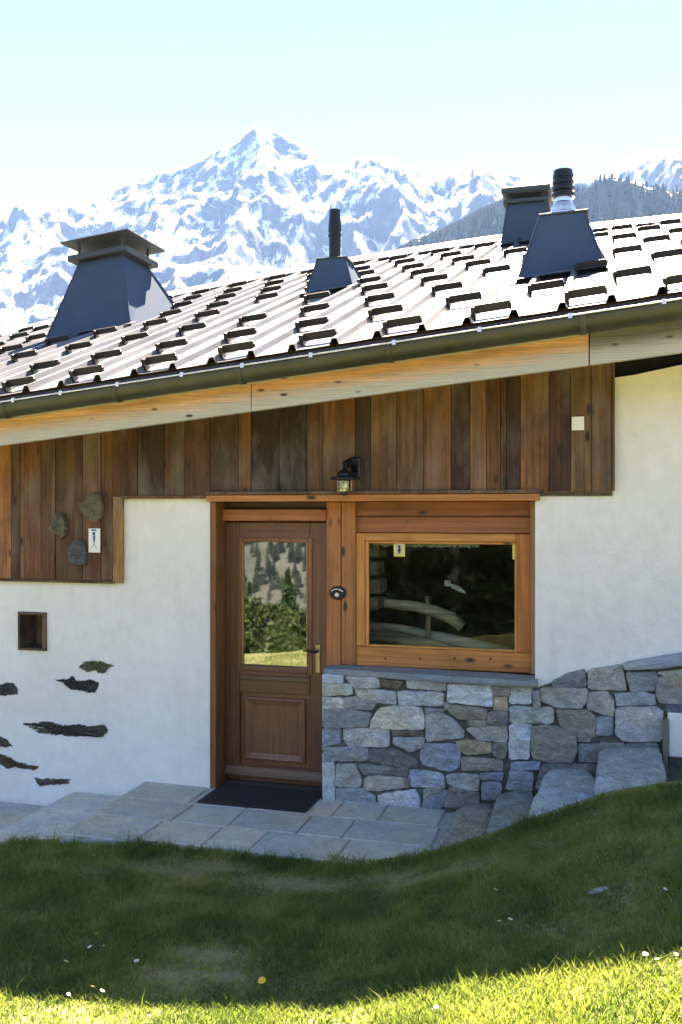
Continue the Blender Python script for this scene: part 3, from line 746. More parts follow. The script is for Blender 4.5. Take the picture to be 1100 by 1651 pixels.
# ------------------------------------------------------------------ door and window joinery
FR = lin3(176, 112, 58, KW); FR2 = lin3(154, 94, 50, KW); FR3 = lin3(198, 132, 66, KW); DK = lin3(104, 64, 38, KW)
zh = P(600, 797, -.05)[1]
beam = box('lintel', PX(333, -.05), PX(870, -.05), -.055, .09, P(600, 808, -.05)[1], zh, M['frame_h'], None, .004, FR); sub(chalet, beam)
box('lintel_ledge', PX(333, -.06), PX(872, -.06), -.07, -.001, zh + .002, zh + .026, M['plank'], beam, .003, lin3(96, 70, 50, KW))
ZT = P(600, 808, -.05)[1] - .002
YD = .2
door = empty('door', (PX(440, YD), YD, 0)); sub(chalet, door); 
door_parts = []
def dbox(name, a, b, t, u, y0, y1, mat='door', c=DK, bev=.004, parent=None):
    x0 = PX(a, y0); x1 = PX(b, y0); m = (a + b) / 2
    o = box(name, x0, x1, y0, y1, P(440, u, y0)[1], P(440, t, y0)[1], M[mat], None, bev, c)
    door_parts.append(o); return o
DZ0 = P(440, 1262, YD)[1]
# frame of the door: lining boards, head
xl = PX(341, -.01)
sub(chalet, box('door_jamb', xl - .012, xl + .035, -.012, .27, .0, ZT, M['frame'], None, .004, lin3(120, 76, 42, KW)))
x2 = PX(357, YD)
sub(chalet, box('door_frame_post', xl + .036, x2 + .004, .14, .27, .0, ZT, M['door'], None, .004, lin3(98, 64, 38, KW)))
sub(chalet, box('door_head', x2 - .05, PX(526, .15), .13, .27, P(440, 840, .14)[1], P(440, 821, .14)[1], M['frame_h'], None, .004, FR2))
sub(chalet, box('door_head_panel', x2 - .05, PX(526, .15), .2, .27, P(440, 820, .2)[1], ZT, M['frame_h'], None, .003, lin3(70, 48, 34, KW)))  # coloured dark to put in the shadow under the lintel
leaf = dbox('door_leaf', 357.5, 386, 842, 1262, YD, YD + .05)              # hinge stile
dbox('stile', 500, 528, 842, 1262, YD, YD + .05)
dbox('rail', 386.4, 499.6, 842, 868, YD + .001, YD + .05, 'door_h')
dbox('rail', 386.4, 499.6, 1082, 1118, YD + .001, YD + .05, 'door_h')
dbox('rail', 386.4, 499.6, 1236, 1262, YD + .001, YD + .05, 'door_h')
dbox('moulding', 384, 390, 866, 1086, YD - .012, YD + .04, 'frame', lin3(120, 80, 48, KW))
dbox('moulding', 496, 503, 866, 1086, YD - .012, YD + .04, 'frame', lin3(120, 80, 48, KW))
dbox('moulding', 390.3, 495.7, 867, 874, YD - .011, YD + .04, 'frame_h', lin3(130, 86, 50, KW))
dbox('moulding', 390.3, 495.7, 1074, 1084, YD - .011, YD + .04, 'frame_h', lin3(110, 76, 48, KW))
dbox('glazing_bead', 390.3, 392, 874.2, 1073.5, YD - .002, YD + .03, 'frame', lin3(190, 140, 80, KW), .001)
dbox('glazing_bead', 494.2, 495.7, 874.2, 1073.5, YD - .002, YD + .03, 'frame', lin3(190, 140, 80, KW), .001)
dbox('moulding', 386.4, 499.6, 1090, 1098, YD - .012, YD + .02, 'door_h', lin3(92, 64, 42, KW))
# lower panel: raised and fielded
px0, px1, pz0, pz1 = PX(386.4, YD), PX(499.6, YD), P(440, 1236, YD)[1], P(440, 1118, YD)[1]
bm = bmesh.new()
rings = [(0, .03), (.035, .03), (.04, .008), (.05, .004), (.095, .016), (.1, .012)]
prev = None
for ins, dy in rings:
    r = [bm.verts.new(p) for p in ((px0+ins, YD+dy, pz0+ins), (px1-ins, YD+dy, pz0+ins), (px1-ins, YD+dy, pz1-ins), (px0+ins, YD+dy, pz1-ins))]
    if prev:
        for k in range(4): bm.faces.new((prev[k], prev[(k+1) % 4], r[(k+1) % 4], r[k]))
    prev = r
bm.faces.new(prev)
door_parts.append(bmobj('panel', bm, M['door'], color=lin3(118, 76, 46, KW)))
# weather bar
bm = bmesh.new(); x0, x1 = PX(364, YD), PX(527, YD); z = P(440, 1250, YD)[1]
v = [bm.verts.new((x, y, zz)) for x in (x0, x1) for y, zz in ((YD - .001, z + .05), (YD - .035, z + .01), (YD - .035, z - .008), (YD - .001, z - .012))]
for k in range(4): bm.faces.new((v[k], v[(k+1) % 4], v[4+(k+1) % 4], v[4+k]))
bm.faces.new(v[:4]); bm.faces.new(v[4:][::-1]); door_parts.append(bmobj('weather_bar', bm, M['door_h'], color=lin3(112, 84, 66, KW)))
# glass
def pane(name, a, b, t, u, Y, mat, pxm):
    x0, x1 = PX(a, Y), PX(b, Y); z0, z1 = P(pxm, u, Y)[1], P(pxm, t, Y)[1]
    bm = bmesh.new(); bm_box(bm, x0, x1, Y, Y + .006, z0, z1); return bmobj(name, bm, M[mat])
door_parts.append(pane('pane', 391, 495, 873, 1075, YD + .012, 'door_glass', 440))
# handle
bm = bmesh.new(); hx, hz = PX(511, YD - .03), P(511, 1051, YD - .03)[1]
tube(bm, [(hx, YD - .004, hz), (hx, YD - .055, hz)], .01, 8); tube(bm, [(hx + .005, YD - .052, hz), (hx - .03, YD - .056, hz + .002), (hx - .07, YD - .054, hz + .01), (hx - .1, YD - .05, hz + .004)], [.009, .009, .008, .006], 8)
bmobj_h = bmobj('handle', bm, M['black'], smooth=True); door_parts.append(bmobj_h)
bm = bmesh.new(); bm_box(bm, hx - .018, hx + .018, YD - .007, YD - .001, hz - .16, hz + .05, .002); plt = bmobj('lock_plate', bm, M['brass']); door_parts.append(plt)
bpy.data.objects.remove(door); sub(chalet, leaf)
for o in door_parts:
    if o is not leaf: kid(leaf, o)
leaf.name = 'door'
# threshold
sub(chalet, box('threshold', xl + .036, PX(530, YD), .12, .3, -.02, DZ0 - .006, M['slate'], None, .006, lin3(70, 70, 68)))
sub(chalet, box('threshold_gap', xl + .04, PX(530, YD), YD + .01, YD + .04, DZ0 - .006, DZ0 + .004, M['black'], None, 0))

# post between door and window
zs_ = .962
for a, b, y, c in ((526, 549.5, .155, lin3(164, 102, 56, KW)), (550.5, 573, .15, lin3(156, 98, 54, KW))):
    sub(chalet, box('post_board', PX(a, y), PX(b, y), y, .29, zs_ if a > 540 else 0.0, ZT, M['frame'], None, .005, c))
# boards over the window
zw = P(700, 859, .19)[1]; zm = P(700, 833, .2)[1]
sub(chalet, box('header_board', PX(573.5, .18), PX(857, .2), .2, .28, zm + .002, ZT, M['frame_h'], None, .004, lin3(140, 82, 46, KW)))
sub(chalet, box('header_board', PX(573.5, .18), PX(857, .2), .196, .28, zw, zm - .002, M['frame_h'], None, .004, lin3(150, 90, 50, KW)))
# window
YW = .17
wx0, wx1 = PX(573.6, YW), PX(856, YW); wz1 = P(700, 860, YW)[1]; wz0 = Z_SILL + .05
gx0, gx1 = PX(588, YW), PX(833, YW); gz1 = P(700, 873.5, YW)[1]; gz0 = P(700, 1047, YW)[1]
win = box('window', wx0, wx1, YW, .27, wz0, gz0, M['frame_h'], None, .006, lin3(184, 118, 58, KW)); sub(chalet, win)
box('window_frame', wx0, gx0, YW, .27, gz0 + .001, wz1, M['frame'], win, .006, FR3)
box('window_frame', gx1, wx1, YW, .27, gz0 + .001, wz1, M['frame'], win, .006, lin3(180, 106, 48, KW))
box('window_frame', gx0 + .001, gx1 - .001, YW + .001, .27, gz1, wz1, M['frame_h'], win, .006, FR3)
for a in ((gx0, gx0 + .026, gz0, gz1, 'frame'), (gx1 - .014, gx1, gz0, gz1, 'frame'), (gx0 + .027, gx1 - .015, gz0, gz0 + .016, 'frame_h'), (gx0 + .027, gx1 - .015, gz1 - .016, gz1, 'frame_h')):
    box('glazing_bead', a[0], a[1], YW + .018, YW + .05, a[2], a[3], M[a[4]], win, .003, lin3(205, 140, 72, KW))
bm = bmesh.new(); bm_box(bm, gx0, gx1, YW + .034, YW + .04, gz0, gz1); bmobj('pane', bm, M['glass'], win)
for p_ in (622, 678, 733, 791):
    bm = bmesh.new(); x, z = P(p_, 1062, YW - .001); tube(bm, [(x, YW - .003, z), (x, YW + .005, z)], .009, 8); bmobj('plug', bm, M['plank'], win, lin3(90, 48, 24))
sub(chalet, box('window_side_trim', wx1 + .001, X_WR + .02, .13, .29, .96, ZT, M['frame'], None, .004, lin3(160, 124, 84, KW)))
sub(chalet, box('window_back_board', PX(573.5, .28), X_WR, .271, .3, .9, wz0 + .01, M['interior'], None, 0))

# small niche in the wall
nf = empty('n', (0, 0, 0)); bpy.data.objects.remove(nf)
nch = box('niche_frame', nx0 - .012, nx1 + .012, -.02, .2, nz1 - .002, nz1 + .02, M['plank'], None, .003, lin3(84, 60, 42, KW)); sub(chalet, nch)
box('niche_frame_side', nx1 - .02, nx1 + .012, -.02, .2, nz0 + .002, nz1 - .003, M['plank'], nch, .003, lin3(110, 76, 48, KW))
box('niche_frame_side', nx0 - .012, nx0 + .01, -.02, .2, nz0 + .002, nz1 - .003, M['plank'], nch, .003, lin3(72, 52, 38, KW))
box('niche_sill', nx0 - .012, nx1 + .012, -.02, .2, nz0 - .016, nz0 + .001, M['plank'], nch, .003, lin3(84, 60, 42, KW))
box('niche_back', nx0 - .01, nx1 + .01, .201, .21, nz0 - .02, nz1 + .02, M['interior'], nch, 0)

# ------------------------------------------------------------------ rubble masonry
KS = 1.3
def chaikin(p):
    out = []
    for i in range(len(p)):
        a, b = p[i], p[(i + 1) % len(p)]
        out += [(a[0]*.9 + b[0]*.1, a[1]*.9 + b[1]*.1), (a[0]*.1 + b[0]*.9, a[1]*.1 + b[1]*.9)]
    return out
def resample(p, st):
    out = []
    for i in range(len(p)):
        a, b = p[i], p[(i + 1) % len(p)]; d = math.hypot(b[0]-a[0], b[1]-a[1]); n = max(1, round(d / st))
        for k in range(n): out.append((a[0] + (b[0]-a[0]) * k / n, a[1] + (b[1]-a[1]) * k / n))
    return out
def stone(poly, yf, parent, color, name='stone', depth=.06, jit=.0035, mat='stone', st=.032, rough=.006):
    if name == 'stone':               # grow a little so that the joints stay narrow
        qx = sum(a for a, b in poly) / len(poly); qz = sum(b for a, b in poly) / len(poly)
        poly = [(a + .0075 * (1 if a > qx else -1), b + .007 * (1 if b > qz else -1)) for a, b in poly]
    p = resample(chaikin(poly), st); n = len(p)
    p = [(a + random.uniform(-jit, jit), b + random.uniform(-jit, jit)) for a, b in p]
    cx = sum(a for a, b in p) / n; cz = sum(b for a, b in p) / n
    sz = math.sqrt(max(a for a, b in p) - min(a for a, b in p)) * .05
    tx, tz = random.uniform(-.07, .07), random.uniform(-.07, .07)
    def inset(d):
        out = []
        for a, b in p:
            r = math.hypot(a - cx, b - cz); k = max(0, 1 - d / max(r, 1e-4)); out.append((cx + (a - cx) * k, cz + (b - cz) * k))
        return out
    V = []
    for k, (ins, dy) in enumerate(((0, depth), (0, .012), (.002, .004), (.006, .0))):
        for a, b in inset(ins):
            V.append((a, yf + dy + tx * (a - cx) + tz * (b - cz) + (random.uniform(-rough, rough) if k == 3 else random.uniform(-.002, .002)), b))
    for k in (.66, .33):
        for a, b in p: V.append((cx + (a - cx) * k, yf - .004 + tx * (a - cx) * k + tz * (b - cz) * k + random.uniform(-rough, rough), cz + (b - cz) * k))
    V.append((cx, yf - .006, cz)); m = 6
    Fc = [(k*n+i, k*n+(i+1) % n, (k+1)*n+(i+1) % n, (k+1)*n+i) for k in range(m - 1) for i in range(n)] + [((m-1)*n+i, (m-1)*n+(i+1) % n, m*n) for i in range(n)]
    bm = bmesh.new(); vs = [bm.verts.new(q) for q in V]; vs_i = {q: i for i, q in enumerate(vs)}
    for q in Fc: bm.faces.new([vs[i] for i in q])
    if name == 'stone':               # crisp arrises round the face
        for e in bm.edges:
            a, b = vs_i[e.verts[0]], vs_i[e.verts[1]]
            if a // n == b // n and a // n in (1, 2, 3) : e.smooth = False
    return bmobj(name, bm, M[mat], parent, color, True)
def zoomed(z, ox, oy, k, Y): return [P(ox + a * k, oy + b * k, Y) for a, b in z]
SA = [([(62,150),(160,152),(160,190),(62,190)],(168,174,180)),([(62,194),(207,197),(205,245),(62,248)],(165,170,160)),([(62,262),(160,266),(160,318),(66,316)],(165,170,170)),
 ([(66,322),(180,318),(300,340),(280,404),(66,402)],(126,126,120)),([(168,264),(240,258),(330,290),(300,318),(168,316)],(135,138,135)),([(170,160),(330,163),(345,205),(270,212),(215,205)],(150,156,160)),
 ([(345,172),(455,180),(440,208),(340,205)],(110,88,62)),([(215,208),(420,235),(425,288),(340,285),(230,250)],(150,156,155)),([(472,160),(665,175),(665,228),(480,212)],(150,155,145)),
 ([(432,228),(655,240),(650,300),(440,295)],(155,165,168)),([(680,195),(890,200),(900,240),(895,305),(680,278)],(172,180,188)),([(300,370),(345,318),(420,302),(540,310),(562,360),(558,415),(400,415),(298,408)],(174,173,162)),
 ([(400,420),(555,430),(548,452),(408,450)],(105,100,85)),([(680,330),(710,298),(870,318),(868,368),(740,365)],(124,119,104)),([(572,345),(640,335),(700,365),(755,420),(750,455),(600,475),(572,470)],(146,146,138)),
 ([(772,425),(800,402),(960,400),(975,450),(960,480),(830,468)],(140,142,140)),([(905,262),(968,255),(968,325),(908,325)],(178,152,106)),([(880,333),(970,333),(970,396),(876,388)],(115,112,115)),([(893,202),(982,198),(982,248),(905,250)],(120,125,135)),
 ([(70,408),(145,408),(145,490),(70,495)],(122,134,146)),([(160,415),(380,415),(390,450),(385,500),(200,508),(160,470)],(155,162,164)),([(70,510),(282,512),(280,572),(70,572)],(125,128,130)),
 ([(290,520),(400,515),(470,545),(525,570),(530,605),(400,600),(290,570)],(92,96,99)),([(408,460),(558,462),(555,500),(490,525),(410,485)],(124,138,158)),([(545,500),(570,490),(725,495),(740,540),(735,600),(690,625),(560,590),(540,560)],(112,130,158)),
 ([(715,480),(760,470),(890,485),(890,530),(770,542),(730,505)],(152,134,100)),([(750,555),(945,568),(945,620),(745,618)],(125,125,112)),([(900,490),(970,482),(972,520),(955,562),(905,545)],(100,100,95)),
 ([(64,582),(115,582),(118,780),(66,765)],(166,174,182)),([(128,590),(215,592),(250,660),(245,700),(128,700)],(140,148,150)),([(230,592),(410,605),(408,640),(270,640)],(115,120,118)),
 ([(128,708),(255,712),(315,755),(310,790),(160,790),(128,780)],(128,138,148)),([(268,665),(290,650),(460,655),(460,705),(350,715),(280,720),(262,695)],(146,149,146)),([(485,620),(640,635),(660,665),(655,705),(500,700),(485,660)],(132,150,180)),
 ([(670,650),(720,635),(830,645),(828,715),(790,718),(680,685)],(140,143,139)),([(330,755),(360,740),(510,715),(538,770),(535,825),(400,808),(345,790)],(162,174,188)),([(545,825),(560,770),(640,712),(700,735),(640,810),(600,832)],(108,117,132)),
 ([(838,635),(950,635),(945,670),(840,662)],(108,122,142)),([(846,682),(940,680),(940,760),(848,760)],(98,114,136)),([(412,612),(482,608),(478,648),(420,646)],(102,106,100)),([(566,312),(662,322),(640,333),(572,337)],(120,128,125)),
 ([(656,288),(692,290),(690,318),(668,322)],(140,145,148)),([(780,372),(870,376),(862,397),(790,397)],(125,130,125)),([(465,657),(488,660),(485,705),(465,702)],(115,112,100)),([(560,720),(640,690),(668,705),(600,760),(560,765)],(118,124,124)),([(690,700),(830,730),(830,800),(660,800)],(112,110,104))]
SB = [([(80,262),(208,270),(208,382),(80,385)],(160,172,186)),([(217,310),(254,310),(258,400),(222,400)],(125,130,138)),([(78,405),(335,412),(335,500),(80,500)],(134,152,156)),([(80,510),(205,510),(195,600),(190,708),(80,714)],(154,165,182)),
 ([(90,735),(260,732),(250,770),(95,778)],(122,139,168)),([(60,890),(85,785),(150,785),(215,800),(215,900)],(116,130,145)),([(262,300),(390,290),(540,298),(525,385),(500,412),(380,408),(270,370)],(141,146,138)),([(330,250),(430,205),(520,190),(535,280),(390,284),(340,278)],(105,112,119)),
 ([(545,195),(735,160),(760,240),(765,305),(550,300)],(150,148,140)),([(770,200),(945,200),(950,260),(930,310),(800,310)],(112,127,141)),
 ([(965,190),(1300,160),(1300,210),(970,212)],(150,158,155)),([(960,225),(1300,222),(1300,380),(970,380),(950,330)],(134,128,118)),([(540,325),(650,315),(695,370),(690,455),(640,450),(540,410)],(150,145,135)),([(705,330),(860,318),(940,340),(945,390),(720,395)],(140,149,150)),
 ([(355,425),(540,425),(585,470),(580,580),(460,565),(380,510)],(125,119,110)),([(592,470),(690,465),(690,570),(595,575)],(122,134,141)),([(710,410),(940,405),(985,440),(980,605),(760,605),(710,560)],(150,154,164)),
 ([(205,530),(290,512),(400,540),(470,580),(480,650),(450,725),(330,735),(210,700)],(112,116,113)),([(480,570),(560,575),(555,610),(490,612)],(120,118,105)),([(490,630),(600,630),(600,735),(495,730)],(104,117,121)),([(1000,390),(1300,390),(1300,440),(1020,435)],(85,95,112)),
 ([(270,745),(440,748),(440,900),(230,900)],(100,104,106)),([(450,745),(590,745),(590,900),(450,900)],(96,104,110)),([(604,625),(760,620),(760,760),(610,760)],(104,110,112)),([(770,620),(960,620),(960,760),(770,760)],(96,102,106))]
# dark mortar bed with its stones
bm = bmesh.new()
zt1 = Z_SILL + .0
outline = [P(519, 1320, -.01), P(1160, 1330, -.01), P(1160, 1060, -.01), P(1010, 1078, -.01), P(930, 1086, -.01), P(868, 1108, -.01), (X_WR - .01, Z_SILL + .0), (X_ST + .004, Z_SILL)]
vs = [bm.verts.new((a, -.012, b)) for a, b in outline]; vb = [bm.verts.new((a, .28 if a < X_WR else .1, b)) for a, b in outline]
bm.faces.new(vs)
for i in range(len(vs)): bm.faces.new((vs[i], vs[(i+1) % len(vs)], vb[(i+1) % len(vs)], vb[i]))
masonry = bmobj('stone_wall', bm, M['mortar']); sub(chalet, masonry)
soft = lambda c: tuple(.55 * q + .45 * (sum(c) / 3) for q in c)
for z, c in SA: stone(zoomed(z, 500, 1040, .32727, -.05), -.045 + random.uniform(-.012, .012), masonry, lin3(*soft(c), KS))
for z, c in SB: stone(zoomed(z, 800, 1030, .27273, -.05), -.045 + random.uniform(-.014, .01), masonry, lin3(*soft(c), KS))
# return of the wall beside the door: a few quoin ends
for zz0, zz1 in ((-.05, .35), (.36, .52), (.53, .7), (.71, .9)):
    box('quoin', X_ST - .012, X_ST + .05, -.02, .27, zz0, zz1, M['stone'], masonry, .01, lin3(140, 146, 150, KS))
# sill slab and coping
sill = stone([(PX(518, -.07), Z_SILL + .002), (X_WR + .02, Z_SILL + .002), (X_WR + .02, Z_SILL + .052), (PX(518, -.07), Z_SILL + .05)], -.075, None, lin3(112, 122, 130, KS), 'window_sill', .23, .002, 'slate', .08, .002)
sub(chalet, sill)
sub(chalet, stone(zoomed([(748,150),(1100,88),(1300,52),(1300,138),(1100,160),(940,182),(760,186)], 800, 1030, .27273, -.08), -.085, None, lin3(132, 140, 148, KS), 'coping', .09, .003, 'slate'))
sub(chalet, box('low_plaster_block', PX(1077, -.06), 2.4, -.06, -.002, P(1090, 1222, -.06)[1], P(1090, 1150, -.06)[1], M['plaster'], None, .01))
sub(chalet, box('timber_strip', PX(1069, -.08), PX(1077, -.08), -.09, -.002, P(1075, 1262, -.08)[1], P(1075, 1160, -.08)[1], M['plank'], None, .004, lin3(110, 108, 100, KW)))
# rubble showing through the plaster on the left
EX = [[(660,80),(700,32),(850,28),(880,45),(970,68),(900,95),(870,130),(820,128),(800,108),(720,118)],[(455,182),(560,180),(600,155),(630,190),(700,190),(760,188),(830,215),(790,295),(720,290),(640,275),(590,265),(540,225)],
 [(-60,240),(40,210),(100,210),(150,260),(148,305),(90,318),(30,322),(-60,300)],[(180,552),(300,548),(400,530),(470,558),(560,570),(660,558),(740,580),(870,560),(900,610),(860,660),(700,655),(620,660),(500,650),(400,640),(310,630),(240,585)],
 [(-80,650),(0,652),(60,690),(100,735),(50,750),(-80,748)],[(-60,800),(20,815),(80,830),(130,865),(200,880),(260,915),(325,915),(300,938),(200,928),(120,910),(60,925),(0,880),(-60,870)],[(280,1000),(330,1020),(420,1005),(520,1010),(590,1015),(560,1035),(600,1045),(480,1060),(400,1060),(330,1075)]]
EC = [(118,116,100),(70,74,74),(84,88,90),(84,84,82),(110,102,92),(104,96,82),(112,112,104)]
for z, c in zip(EX, EC):
    q = [P(a * .1938, 1060 + b * .1938, -.006) for a, b in z]
    q = resample(q, .02); q = [(a + random.uniform(-.006, .006), b + random.uniform(-.006, .006)) for a, b in q]
    o = stone(q, -.007, wall, lin3(*c, 1.15), 'exposed_rubble', .03, .004, 'rubble', .02, .009)

# ------------------------------------------------------------------ paving: three levels of slate flags, rising to the right
def flag(x0, x1, y0, y1, z, th, parent, color, name='flagstone'):
    p = resample([(x0, y0), (x1, y0), (x1, y1), (x0, y1)], .12); n = len(p); cx, cy = (x0+x1)/2, (y0+y1)/2
    p = [(a + random.uniform(-.004, .004), b + random.uniform(-.004, .004)) for a, b in p]
    t0, t1 = random.uniform(-.006, .006), random.uniform(-.006, .006)
    V = []
    for ins, dz in ((0, -th), (0, -.008), (.008, 0)):
        for a, b in p:
            sx = max(-1, min(1, (cx - a) * 100)); sy = max(-1, min(1, (cy - b) * 100))
            V.append((a + sx * ins, b + sy * ins, z + dz + (t0 * (a - cx) + t1 * (b - cy) if dz > -.02 else 0)))
    V.append((cx, cy, z))
    Fc = [(k*n+i, k*n+(i+1) % n, (k+1)*n+(i+1) % n, (k+1)*n+i) for k in range(2) for i in range(n)] + [(2*n+i, 2*n+(i+1) % n, 3*n) for i in range(n)]
    bm = bmesh.new(); vs = [bm.verts.new(q) for q in V]
    for q in Fc: bm.faces.new([vs[i] for i in q])
    return bmobj(name, bm, M['slate'], parent, color)
XE2, XE1, XE0 = PX(236), PX(119), PX(-20)
XR3 = PG(712, 1330, .0)[0]
bm = bmesh.new()
bm_box(bm, XE2 + .02, XR3 + .1, -1.1, -.004, -.5, .004); bm_box(bm, X_DL + .04, X_ST - .013, -.003, .119, -.5, .004)
bm_box(bm, XE1 + .02, XE2 + .019, -1.1, -.005, -.5, -.122); bm_box(bm, XE0 + .02, XE1 + .019, -1.12, -.006, -.6, -.256); bm_box(bm, -9.5, XE0 + .019, -1.12, -.007, -.9, -.396)
pav = struct(bmobj('paving', bm, M['joint']), 'grey slate flag paving with low steps in front of the door')
def slate_c():
    r = random.random()
    c = (120, 121, 117) if r < .5 else ((126, 126, 121) if r < .75 else ((112, 114, 113) if r < .92 else (122, 120, 114)))
    k = random.uniform(.94, 1.06); return lin3(c[0]*k, c[1]*k, c[2]*k, 2.4)
rows = [(-1.15, -.78), (-.772, -.4), (-.392, -.004)]
for ri, (y0, y1) in enumerate(rows):
    x = XE2 + random.uniform(-.01, .01); first_ = True
    while x < XR3 - .05:
        w = random.uniform(.3, .62); x1 = x + w
        if XR3 - x1 < .22: x1 = XR3 + random.uniform(-.02, .03)
        yy0 = y0 + (random.uniform(-.03, .02) if ri == 0 else 0)
        flag(x + .004, x1 - .004, yy0, y1, .02 + random.uniform(-.003, .003), .08, pav, slate_c()); x = x1
x = X_DL + .045
for w in (.38, .4):
    flag(x, min(x + w - .008, X_ST - .018), .004, .118, .02, .06, pav, slate_c()); x += w
for (xa, xb, z) in ((XE1, XE2, -.105), (XE0, XE1, -.24), (-7.2, XE0, -.38), (-9.5, -7.2, -.46)):
    n = max(1, round((xb - xa) / .75))
    for k in range(n):
        a = xa + (xb - xa) * k / n; b = xa + (xb - xa) * (k + 1) / n
        m = random.uniform(-.7, -.45)
        flag(a + .004, b - .004 + (.03 if k == n - 1 else 0), -1.15 + random.uniform(-.04, .03), m - .004, z, .16, pav, slate_c()); flag(a + .004, b - .004 + (.03 if k == n - 1 else 0), m + .004, -.006, z, .16, pav, slate_c())
# rough stone steps climbing to the right along the wall
def rough_step(pts, zt, th, color, label, tilt=(0, 0), rough=.012):
    p = resample(chaikin(pts), .07); n = len(p); cx = sum(a for a, b in p)/n; cy = sum(b for a, b in p)/n
    V = []
    for k, (ins, dz) in enumerate(((-.02, -th), (-.015, -th*.5), (.0, -.035), (.012, -.01), (.04, 0))):
        for a, b in p:
            r = math.hypot(a-cx, b-cy); q = 1 - ins / max(r, .05)
            V.append((cx + (a-cx)*q + random.uniform(-.006, .006), cy + (b-cy)*q + random.uniform(-.006, .006), zt + dz + tilt[0]*(a-cx) + tilt[1]*(b-cy) + random.uniform(-rough, rough)*.5))
    for k_ in (.6, .25):
        for a, b in p: V.append((cx+(a-cx)*k_, cy+(b-cy)*k_, zt + .006 + tilt[0]*(a-cx)*k_ + tilt[1]*(b-cy)*k_ + random.uniform(-rough, rough)*.5))
    V.append((cx, cy, zt + .008)); m = 7
    Fc = [(k*n+i, k*n+(i+1) % n, (k+1)*n+(i+1) % n, (k+1)*n+i) for k in range(m-1) for i in range(n)] + [((m-1)*n+i, (m-1)*n+(i+1) % n, m*n) for i in range(n)]
    bm = bmesh.new(); vs = [bm.verts.new(q) for q in V]
    for q in Fc: bm.faces.new([vs[i] for i in q])
    o = bmobj('stone_step', bm, M['stone'], None, color, True)
    return tag(o, label, 'step', 'rough stone steps along the wall')
def pgs(L, Z): return [PG(a, b, Z) for a, b in L]
rough_step(pgs([(700, 1388), (735, 1300), (800, 1290), (800, 1322), (770, 1372)], .08), .085, .3, lin3(112, 110, 104, KS * 1.35), 'lowest brownish rough step beside the slate paving', (.02, .0))
rough_step(pgs([(782, 1342), (800, 1278), (858, 1268), (866, 1312), (850, 1338)], .2), .2, .35, lin3(104, 108, 106, KS * 1.35), 'second rough stone step up from the paving, small and dark', (.03, 0))
rough_step(pgs([(849, 1308), (880, 1240), (945, 1234), (972, 1268), (958, 1304)], .37), .37, .4, lin3(126, 136, 140, KS * 1.35), 'third rough step up, pale smooth slab under the wall', (.02, 0))
rough_step(pgs([(958, 1272), (966, 1204), (1062, 1200), (1074, 1240), (1070, 1268)], .53), .54, .45, lin3(116, 124, 128, KS * 1.35), 'highest rough stone step next to the timber strip', (.02, 0))

# door mat
a = PG(320, 1291, .03); b = PG(491, 1311, .03)
ym = (a[1] + b[1]) / 2
mt = bmesh.new(); bm_box(mt, a[0], b[0], ym, .1, .0245, .034, .003)
mat_o = bmobj('door_mat', mt, M['mat']); tag(mat_o, 'black rubber door mat in front of the brown door', 'door mat')
bm = bmesh.new()
for k in range(26): yy = ym + .03 + k * (.07 - ym) / 26; bm_box(bm, a[0] + .03, b[0] - .03, yy, yy + .008, .0342, .0365)
bmobj('rib', bm, M['mat'], mat_o)

# ------------------------------------------------------------------ things on the facade
def rel(root, o): return sub(root, o)
# wall lamp
lx, lz = P(556, 772, -.16); ly = -.17
lamp = empty('wall_lamp', (lx, -.045, lz)); tag(lamp, 'black bracket wall lamp with ribbed glass jar over the door post', 'wall lamp')
bm = bmesh.new(); bm_box(bm, lx + .01, lx + .085, -.062, -.04, lz + .0, lz + .16, .012)
rel(lamp, bmobj('back_plate', bm, M['black']))
bm = bmesh.new(); tube(bm, [(lx + .048, -.055, lz + .06), (lx + .045, -.09, lz + .105), (lx + .03, -.13, lz + .125), (lx + .01, -.165, lz + .1), (lx, ly, lz + .05)], [.022, .024, .026, .03, .034], 10); rel(lamp, bmobj('bracket_arm', bm, M['black'], smooth=True))
bm = bmesh.new(); lathe(bm, [(.03, .06), (.045, .04), (.05, .02), (.098, .008), (.1, -.002), (.095, -.006)], lx, ly, lz, 24); rel(lamp, bmobj('lamp_shade', bm, M['black']))
bm = bmesh.new(); lathe(bm, [(.046, -.006), (.046, -.02), (.044, -.085), (.036, -.108), (.015, -.118)], lx, ly, lz, 24)
M['jar'] = m_glass('ribbed lamp glass', .12); rel(lamp, bmobj('glass_jar', bm, M['jar'], smooth=True))
bm = bmesh.new(); lathe(bm, [(.012, -.01), (.02, -.03), (.026, -.055), (.018, -.08), (.006, -.088)], lx, ly, lz, 14); rel(lamp, bmobj('bulb', bm, M['white_lamp'], smooth=True))
for k in range(8):
    an = k * math.pi / 4; bm = bmesh.new(); tube(bm, [(lx + .05*math.cos(an), ly + .05*math.sin(an), lz - .004), (lx + .05*math.cos(an), ly + .05*math.sin(an), lz - .085), (lx + .02*math.cos(an), ly + .02*math.sin(an), lz - .122)], .0022, 5); rel(lamp, bmobj('cage_wire', bm, M['brass']))
bm = bmesh.new()
for zz in (-.03, -.07): 
    for k in range(16):
        a0, a1 = k*math.pi/8, (k+1)*math.pi/8; tube(bm, [(lx + .05*math.cos(a0), ly + .05*math.sin(a0), lz + zz), (lx + .05*math.cos(a1), ly + .05*math.sin(a1), lz + zz)], .002, 4)
rel(lamp, bmobj('cage_ring', bm, M['brass']))
